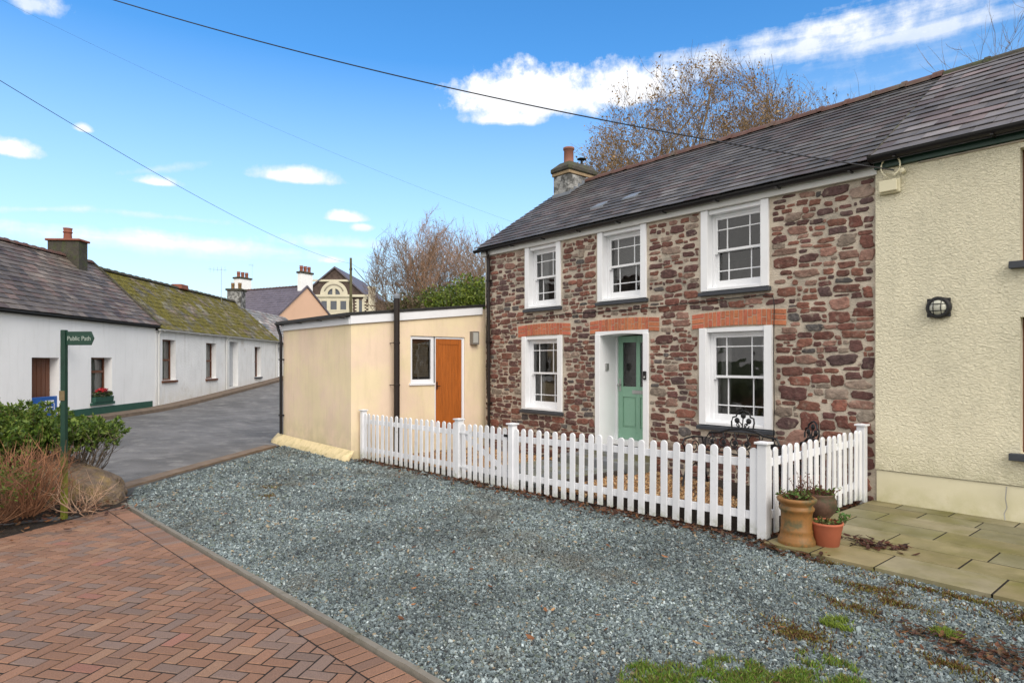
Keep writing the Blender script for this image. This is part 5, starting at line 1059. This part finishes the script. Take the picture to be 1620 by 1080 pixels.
def grow(g, p, d, L, r, lev, maxlev, segs, tips, P):
    n = 5 if lev < 2 else 4; pts = [p.copy()]; q = p.copy(); dd = d.copy()
    for k in range(n):
        dd = dd+g.normal(0, P['wob'], 3)+np.array([0, 0, P['up']*(1 if lev else .3)]); dd /= np.linalg.norm(dd); q = q+dd*L/n; pts.append(q.copy())
    r1 = r*(.55 if lev < maxlev else .35); segs.append((pts, np.linspace(r, r1, n+1), P['col'](lev, g), 6 if lev < 2 else 3)); 
    if lev >= maxlev: tips.append((np.array(pts), dd)); return
    nc = P['ch'][min(lev, len(P['ch'])-1)]
    ev = P.get('env')
    for c in range(nc):
        t = g.uniform(P['t0'] if lev else P.get('t00', .35), 1.0) if c else 1.0; i = min(n, max(1, int(round(t*n)))); b = pts[i]; ang = R(g.uniform(*P['ang']))*(.6 if c == 0 else 1); ax = np.cross(dd, g.normal(size=3)); ax /= np.linalg.norm(ax); nd_ = dd*math.cos(ang)+ax*math.sin(ang)
        if ev is not None:
            tgt = b+nd_*L*.6; q_ = (tgt-ev[0])/ev[1]
            if (q_**2).sum() > 1.0*g.uniform(.8, 1.0):
                if lev < 2 and (q_**2).sum() < 1.25: nd_ = nd_-q_*np.array([.5, .5, .45]); nd_ /= np.linalg.norm(nd_)
                else: continue
        grow(g, b, nd_, L*g.uniform(*P['len']), max(P.get('rmin', .004)*(1 if lev < 3 else .8), r*(1-.45*t)*g.uniform(.45, .7)), lev+1, maxlev, segs, tips, P)
def tree(name, loc, stems, H_, r0, P, seed, label, leaf=None, cat='tree', group=None, maxlev=4, lean=.3, trunk_col=True):
    g = np.random.default_rng(seed); E = empty(name, loc, 0, label, cat, group); segs = []; tips = []
    for s in range(stems):
        a = 2*pi*(s+g.random()*.6)/stems; d = np.array([math.cos(a)*lean, math.sin(a)*lean, 1.]); d /= np.linalg.norm(d); rr = P.get('base', .15)
        grow(g, np.array([math.cos(a)*rr, math.sin(a)*rr, 0]) if stems > 1 else np.zeros(3), d, H_*P.get('l0', .42), r0*g.uniform(.75, 1.1), 0, maxlev, segs, tips, P)
    big = [s for s in segs if s[3] == 6]; sml = [s for s in segs if s[3] != 6]
    tree_np('trunk', big, M['twig'], E); 
    if sml: tree_np('crown', sml, M['twig'], E)
    if leaf:
        n, sz, pal, thin = leaf; V = []; C = []; pal = np.array(pal)
        for pts, d in tips:
            if g.random() > thin: continue
            for _ in range(g.poisson(n)):
                p = pts[g.integers(0, len(pts))]+g.normal(0, sz*.7, 3); a = g.normal(size=3); a[2] -= .5; a /= np.linalg.norm(a); b = np.cross(a, g.normal(size=3)); b /= np.linalg.norm(b); s = sz*g.uniform(.6, 1.3)
                V += [p, p+a*s*.5+b*s*.33, p+a*s, p+a*s*.5-b*s*.33]; c = pal[g.integers(0, len(pal))]*g.uniform(.6, 1.35); C += [c]*4
        if V: npmesh('leaves', np.array(V), np.arange(len(V)).reshape(-1, 4), np.array(C), M['leaf'], E)
    print(name, len(segs), len(tips)); return E
def tc_(a, b): return lambda lev, g: np.array(a if lev < 2 else b)*g.uniform(.75, 1.3)
TP = dict(wob=.13, up=.06, ch=(5, 4, 4, 4, 3), t0=.25, ang=(20, 55), len=(.5, .74), col=tc_((.17, .125, .08), (.21, .145, .09)), rmin=.008, base=.25)
TAN = [(.36, .22, .09), (.28, .16, .06), (.42, .28, .12), (.22, .14, .06)]
p = W(1085, 573, 23); tree('deciduous_tree', (p.x, p.y, 1.9), 9, 11.4, .12, dict(TP, l0=.5, t00=.22, ch=(6, 5, 4, 4, 3), up=.05, env=(np.array([0, 0, 6.0]), np.array([4.8, 4.8, 5.3]))), 12, 'tall bare branched tree with tan leaves rising behind the middle of the cottage roof', (3.0, .085, TAN, .95), lean=.60, maxlev=5)
p = W(1010, 573, 24.5); tree('deciduous_tree', (p.x, p.y, 1.9), 7, 8.8, .10, dict(TP, l0=.48, t00=.22, ch=(6, 5, 4, 4, 3), up=.05, env=(np.array([0, 0, 5.8]), np.array([3.2, 3.2, 4.3]))), 5, 'tan leaved bare tree just right of the cottage chimney', (3.0, .085, TAN, .95), lean=.5, maxlev=5)
p = W(1240, 573, 25); tree('deciduous_tree', (p.x, p.y, 1.9), 8, 10.4, .10, dict(TP, l0=.48, t00=.22, ch=(6, 5, 4, 4, 3), up=.05, env=(np.array([0, 0, 6.5]), np.array([3.8, 3.8, 5.0]))), 8, 'tree with fine brown twigs at the right end of the group behind the roof', (2.6, .085, TAN, .9), lean=.45, maxlev=5)
p = W(1570, 573, 22); tree('bare_tree', (p.x, p.y, 1.9), 3, 12.9, .09, dict(TP, l0=.42, up=.12), 9, 'bare twiggy tree showing above the ridge of the roughcast house', None, lean=.16)
# trees and hedge on the bank behind the lean-to
OR = [(.34, .16, .07), (.27, .12, .05), (.38, .20, .10), (.22, .12, .06)]
p = W(676, 573, 44); zb_ = Hf(p.x, p.y); tree('bare_tree', (p.x, p.y, zb_), 5, 12.0, .17, dict(TP, ch=(6, 5, 5, 4, 3), up=.07, ang=(20, 55), rmin=.013, col=tc_((.15, .12, .09), (.24, .17, .12)), env=(np.array([0, 0, 6.0]), np.array([4.8, 4.8, 5.6]))), 21, 'bare winter tree on the left of the clump behind the lean-to', None, lean=.45, maxlev=5)
p = W(722, 573, 41); zb_ = Hf(p.x, p.y); tree('bare_tree', (p.x, p.y, zb_), 4, 11.6, .15, dict(TP, ch=(5, 5, 5, 4, 3), up=.06, ang=(18, 52), rmin=.011, col=tc_((.15, .11, .07), (.36, .22, .14)), env=(np.array([0, 0, 6.2]), np.array([4.0, 4.0, 5.6]))), 22, 'russet twigged tree with ivy in the clump behind the lean-to', (.8, .08, OR, .7), lean=.45, maxlev=5)
leafcloud('ivy', (p.x, p.y, zb_+3.0), (.9, .9, 1.9), 2600, .13, [(.06, .065, .02), (.09, .08, .025), (.12, .09, .03)], None, 61); tag(bpy.data.objects['ivy'], 'ivy climbing the trunk of the russet tree', 'ivy')
p = W(792, 573, 38); zb_ = Hf(p.x, p.y); tree('bare_tree', (p.x, p.y, zb_), 3, 9.4, .12, dict(TP, up=.12, rmin=.011), 23, 'bare twiggy tree showing over the left verge of the cottage roof', (1.2, .08, [(.12, .11, .03), (.16, .12, .05)], .5), lean=.3)
HG = [(.10, .15, .015), (.15, .20, .02), (.06, .095, .015), (.19, .24, .03)]
for px, z_, r_, h_, n_, pal, lab, sd_ in ((640, 30, 1.0, .75, 1500, [(.13, .10, .05), (.10, .11, .03), (.16, .11, .07)], 'brownish scrub at the left end of the hedge by the flue pipe', 71), (690, 31, 1.35, 1.15, 3800, HG+[(.10, .09, .03)], 'dark green hedge bush behind the lean-to roof', 72), (742, 29, 1.6, 1.35, 5600, HG, 'bright green hedge bush against the cottage corner', 73), (668, 36, 1.0, 1.0, 1500, [(.035, .075, .035), (.05, .09, .03)], 'small dark evergreen between the hedge and the bare tree', 74)):
    p = W(px, 573, z_); zc = CAMH+(573-(478 if px > 700 else 485))/1000*z_; E = empty('hedge_bush', (p.x, p.y, Hf(p.x, p.y)), 0, lab, 'bush'); dz = zc-Hf(p.x, p.y)
    mb = MB(); g = random.Random(sd_)
    for _ in range(26): a = g.uniform(0, 2*pi); mb.tube([(0, 0, -.3), (r_*.5*math.cos(a), r_*.5*math.sin(a), dz*.6), (r_*.95*math.cos(a)*g.random(), r_*.95*math.sin(a), dz+h_*g.uniform(.3, 1.1))], [.03, .015, .005], 4, (.12, .09, .05))
    mb.build('stems', M['twig'], E)
    for j in range(3): leafcloud('foliage', (r_*.45*(j-1), 0, dz-.25+.22*(j == 1)), (r_*.75, r_*.8, h_*(1 if j == 1 else .85)), n_//2, .085, pal, E, sd_+j*10)
def shrub(loc, rad, hgt, nst, seed, label, leafpal=None, leaf_z=(.6, 1), nl=14, lf=.06, col=(.17, .08, .045), nm='shrub', thick=.008, fan=1.0, par=None, dome=None):
    g = np.random.default_rng(seed); E = empty(nm, loc, 0, label, 'shrub'); segs = []; V = []; C = []
    for _ in range(nst):
        a = g.uniform(0, 2*pi); q = math.sqrt(g.random())*fan; tx, ty = rad[0]*q*math.cos(a), rad[1]*q*math.sin(a); h = hgt*g.uniform(.75, 1.05)*(1-.25*q*q); b = np.array([tx*.22, ty*.22, 0]); m_ = np.array([tx*.6, ty*.6, h*.5]); e = np.array([tx, ty, h]); n = 6; pts = []
        w1 = g.normal(0, .07, 3)
        for k in range(n+1): t = k/n; pts.append((1-t)**2*b+2*t*(1-t)*(m_+w1*2)+t*t*e+g.normal(0, .010, 3)*(t > 0))
        c = np.array(col)*g.uniform(.55, 1.5); segs.append((pts, np.linspace(thick*g.uniform(.7, 1.3), thick*.3, n+1), c, 4)); ends = [(pts[-1], pts[-1]-pts[-2])]
        for _k in range(7):
            i = g.integers(2, n+1); d = (pts[i]-pts[i-1]); d = d/np.linalg.norm(d)+g.normal(0, .55, 3); d /= np.linalg.norm(d); L = g.uniform(.10, .26); pp = [pts[i], pts[i]+d*L*.5, pts[i]+d*L+np.array([0, 0, .03])]; segs.append((pp, [thick*.45, thick*.35, thick*.2], c, 3)); ends.append((pp[-1], d))
        if leafpal:
            for p, d in ends:
                if p[2] < hgt*leaf_z[0]*g.uniform(.85, 1.1): continue
                d = d/np.linalg.norm(d)
                for _l in range(nl):
                    v = d*.6+g.normal(0, .6, 3)+np.array([0, 0, .15]); v /= np.linalg.norm(v); sd_ = np.cross(v, g.normal(size=3)); sd_ /= np.linalg.norm(sd_); s = lf*g.uniform(.6, 1.2); o = p-d*g.uniform(0, .07); V += [o, o+v*s*.5+sd_*s*.2, o+v*s, o+v*s*.5-sd_*s*.2]
                    c2 = np.array(leafpal[g.integers(0, len(leafpal))])*g.uniform(.6, 1.3); C += [c2]*4
    tree_np('stems', segs, M['twig'], E)
    if dome:
        cz, rz_, nn_, s_ = dome; leafcloud('leaf_mass', (0, 0, cz), (rad[0]*.98, rad[1]*.95, rz_), nn_, s_, leafpal, E, seed+500, up=.5, el=2.2)
    if V: npmesh('foliage', np.array(V), np.arange(len(V)).reshape(-1, 4), np.array(C), M['leaf'], E)
    return E
LG = [(.08, .15, .018), (.13, .20, .025), (.18, .24, .04), (.05, .09, .015)]
p = W(20, 573, 9.1); shrub((p.x, p.y, 0), (1.05, .75), 1.06, 230, 101, 'dense green leaved evergreen shrub at the left edge', LG, (.62, 1), 22, .062, dome=(.84, .26, 9000, .042))
p = W(115, 573, 9.3); shrub((p.x, p.y, 0), (.66, .55), 1.03, 75, 102, 'looser green shrub with bare pale lower stems just behind the signpost', LG, (.66, 1), 20, .06, (.20, .15, .11), fan=1.1, dome=(.86, .19, 2300, .042))
p = W(-60, 573, 8.2); shrub((p.x, p.y, 0), (.8, .6), 1.05, 110, 103, 'green shrub at the far left, mostly outside the picture', LG, (.6, 1), 16, .07)
p = W(40, 573, 7.55); shrub((p.x, p.y, .02), (.62, .45), .80, 95, 104, 'leafless reddish brown twiggy shrub at the left edge, in front of the green one', None, col=(.27, .13, .07), thick=.0075, fan=1.15)
p = W(-20, 573, 7.1); shrub((p.x, p.y, .02), (.5, .4), .72, 60, 105, 'leafless brown shrub cut by the left edge of the picture', [(.10, .15, .02)], (.3, 1), 3, .05, (.24, .12, .065), thick=.0075, fan=1.15)
p = W(125, 573, 7.75); shrub((p.x, p.y, .02), (.45, .3), .34, 16, 106, 'few pale arching stems at the foot of the signpost', None, col=(.34, .22, .15), thick=.007)
# ------------------------------------------------------------------ wires, pole, aerials
def wire(A, B, sag, r, label, n=40):
    A, B = Vector(A), Vector(B); mb = MB(); mb.tube([A.lerp(B, k/n)-Vector((0, 0, 4*sag*(k/n)*(1-k/n))) for k in range(n+1)], r, 6); return tag(mb.build('overhead_wire', M['black'], None), label, 'wire')
PB = W(555, 573, 60); 
wire((-2.98, 8.86, 4.28), W(-190, -125, 11), .42, .009, 'thick black overhead cable sagging from the roughcast house up to the upper left')
wire(W(555, 417, 60), W(-290, -52, 12), .9, .010, 'thin overhead wire from the far pole to the left edge')
wire((-11.75, 10.1, 5.25), W(-250, -130, 12), .32, .0016, 'very thin overhead wire from the left end of the cottage roof to the top left')
wire(W(555, 416, 60), W(640, 452, 46), .3, .012, 'short wire from the far pole towards the bare trees')
tp_ = empty('utility_pole', (PB.x, PB.y, 1.5), 0, 'weathered wooden utility pole in front of the distant hall', 'pole')
mb = MB(); mb.tube([(0, 0, 0), (0, 0, CAMH+165*.06-1.5)], [.17, .11], 10); mb.build('post', M['polegreen'], tp_)
mb = MB(); mb.box(-.25, .25, -.05, .05, 9.1, 9.2)
for x in (-.22, .22): mb.lathe([(.03, 0), (.05, .05), (.03, .12), (0, .13)], (x, 0, 9.2), 8)
mb.build('crossarm', M['brownblack'], tp_)
for px, pt, pb, z_, lab in ((350, 424, 478, 34, 'thin television aerial mast left of the grey chimney'), (399, 418, 442, 57, 'faint television aerial above the left chimney of the peach house')):
    b, t = W(px, pb, z_), W(px, pt, z_); E = empty('aerial', b, 0, lab, 'aerial'); mb = MB(); h = t.z-b.z; mb.tube([(0, 0, 0), (0, 0, h)], .014, 5); mb.build('mast', M['metal'], E)
    mb = MB(); a = RT*(1 if px < 380 else .5); mb.tube([-a*.7+Vector((0, 0, h-.05)), a*.3+Vector((0, 0, h-.12))], .009, 5)
    for k in range(5): q = -a*.6+a*.2*k; mb.tube([q+Vector((0, 0, h-.2)), q+Vector((0, 0, h+.08))], .01, 4)
    mb.build('antenna', M['metal'], E)
# ------------------------------------------------------------------ fallen leaves, moss and grass
strip_pts = [(-11.5, 5.83), (-3.25, 6.15), (-3.25, 6.34), (-11.5, 6.02)]
sheet('fence_bed', strip_pts, 60, 3, .006, M['soil'], jit=.012)
g = random.Random(77); BR = [(.12, .045, .02), (.08, .03, .016), (.17, .07, .025), (.06, .025, .015), (.10, .06, .03)]
def along(A, B, n, off, sp): return [(A[0]+(B[0]-A[0])*t+g.gauss(0, .03), A[1]+(B[1]-A[1])*t+off+g.gauss(0, sp)) for t in (g.random() for _ in range(n))]
leaflitter('fallen_leaves', along(FA, FB, 620, -.03, .09)+along(FG1, FB, 260, -.16, .12)+along(FA, FB, 500, -.12, .10)+along((-3.3, 6.0), (-2.6, 6.02), 120, 0, .12)+along(FB, FC, 160, .0, .08) , .034, BR, 1, 'line of brown fallen leaves along the foot of the picket fence', dz=.012)
leaflitter('fallen_leaves', [(-2.45+g.gauss(0, .16), 6.75+g.gauss(0, .09)) for _ in range(110)], .036, [(.07, .025, .016), (.10, .035, .02), (.045, .02, .015)], 2, 'heap of dark brown leaves on the flags right of the terracotta pot', dz=.045)
leaflitter('fallen_leaves', [(-1.15+g.gauss(0, .26)+.0, 4.86+g.gauss(0, .12)) for _ in range(420)], .023, BR+[(.15, .10, .04)], 3, 'patch of rusty brown leaves on the gravel at the lower right', dz=.012)
leaflitter('fallen_leaves', [(x, y) for x, y in ((g.uniform(-10.5, -.5), g.uniform(2.2, 5.8)) for _ in range(150))], .026, [(.30, .13, .05), (.20, .08, .03), (.36, .22, .11), (.12, .05, .02)], 4, 'single brown and orange leaves scattered over the grey gravel', dz=.012)
leaflitter('fallen_leaves', [(-9.9+g.gauss(0, .5), .6+g.gauss(0, .5)) for _ in range(420)], .035, BR+[(.25, .13, .06)], 5, 'brown leaf litter on the dark soil under the shrubs', dz=.03)
leaflitter('fallen_leaves', [(-11.0+g.random()*7.4, 6.5+g.random()*2.2) for _ in range(160)], .035, BR+[(.3, .2, .08)], 6, 'brown leaves lying in the garden behind the fence', dz=.05)
def tufts(name, centres, dens, h, pal, seed, label, wid=.0035):
    q = np.random.default_rng(seed); V = []; C = []; pal = np.array(pal)
    for cx, cy, rx, ry, k in centres:
        for _ in range(int(dens*rx*ry*3.14*k)):
            a = q.uniform(0, 2*pi); s = math.sqrt(q.random()) if name == 'grass' else min(1.9, abs(q.normal())*.75); x, y = cx+rx*s*math.cos(a), cy+ry*s*math.sin(a)
            if mnoise.noise(Vector((x*7, y*7, seed)))+.35 < s*.75*q.random()+.0: continue
            z = Hf(x, y)+.008; b = q.uniform(0, 2*pi); hh = h*q.uniform(.4, 1.2); lx, ly = q.normal(0, .45, 2)*hh; w_ = wid*q.uniform(.6, 1.4); dx, dy = w_*math.cos(b), w_*math.sin(b)
            V += [(x-dx, y-dy, z), (x+dx, y+dy, z), (x+lx*.5+dx*.6, y+ly*.5+dy*.6, z+hh*.65), (x+lx, y+ly, z+hh)]; c = pal[q.integers(0, len(pal))]*q.uniform(.6, 1.4); C += [c]*4
    o = npmesh(name, np.array(V), np.arange(len(V)).reshape(-1, 4), np.array(C), M['leaf']); o['kind'] = 'stuff'; print(name, len(V)//4); return tag(o, label, 'grass')
GG = [(.13, .24, .02), (.17, .28, .03), (.09, .17, .02), (.22, .24, .05), (.20, .16, .06)]
tufts('grass', [(-2.1, 3.0, .36, .30, 1), (-1.8, 3.42, .40, .26, 1), (-1.35, 3.6, .5, .30, 1), (-1.7, 3.95, .2, .12, .6), (-.6, 3.9, .6, .4, 1), (-1.2, 3.1, .8, .5, 1)], 26000, .036, GG, 11, 'bright green grass growing through the gravel at the bottom right')
tufts('grass', [(-1.9, 4.62, .13, .10, 1.6), (-1.37, 4.98, .10, .07, 1.8)], 22000, .045, [(.18, .26, .03), (.22, .28, .05)], 12, 'two small yellow green grass tufts on the gravel')
MO = [(.14, .06, .02), (.10, .045, .02), (.17, .16, .03), (.20, .11, .04), (.13, .13, .02), (.24, .20, .04), (.12, .06, .03)]
tufts('moss', [(-2.05, 5.55, .30, .14, 1), (-1.8, 5.35, .34, .10, 1), (-1.95, 5.02, .28, .13, 1), (-1.6, 5.86, .55, .10, 1.2), (-.9, 5.75, .6, .18, 1), (-.35, 5.35, .5, .3, 1), (-2.5, 5.95, .35, .07, 1), (-2.0, 4.25, .33, .22, .9), (-9.9, 3.4, .35, .25, .35), (-9.2, 3.2, .3, .15, .4), (-1.2, 4.5, .3, .12, .8)], 9000, .026, MO, 13, 'brown and yellow moss patches between the gravel and the stone patio', .006)
# repeats of one kind carry a shared group
for nm, gr in (('terrace_cottage', 'white terraced cottages across the road'), ('picket_fence', 'white picket fence sections round the front garden'), ('deciduous_tree', 'trees rising behind the cottage roof'),
               ('bare_tree', 'bare trees behind the buildings'), ('hedge_bush', 'hedge bushes behind the lean-to'), ('shrub', 'shrubs in the planting bed'), ('potted_plant', 'plants in the pots by the corner post'),
               ('overhead_wire', 'overhead wires'), ('wall_cable', 'cables fixed to the house walls'), ('aerial', 'television aerials'), ('boulder', 'boulders at the edge of the planting bed'), ('timber_edging', 'timber edgings of the front garden')):
    for o in S.objects:
        if o.parent is None and o.name.split('.')[0] == nm: o['group'] = gr
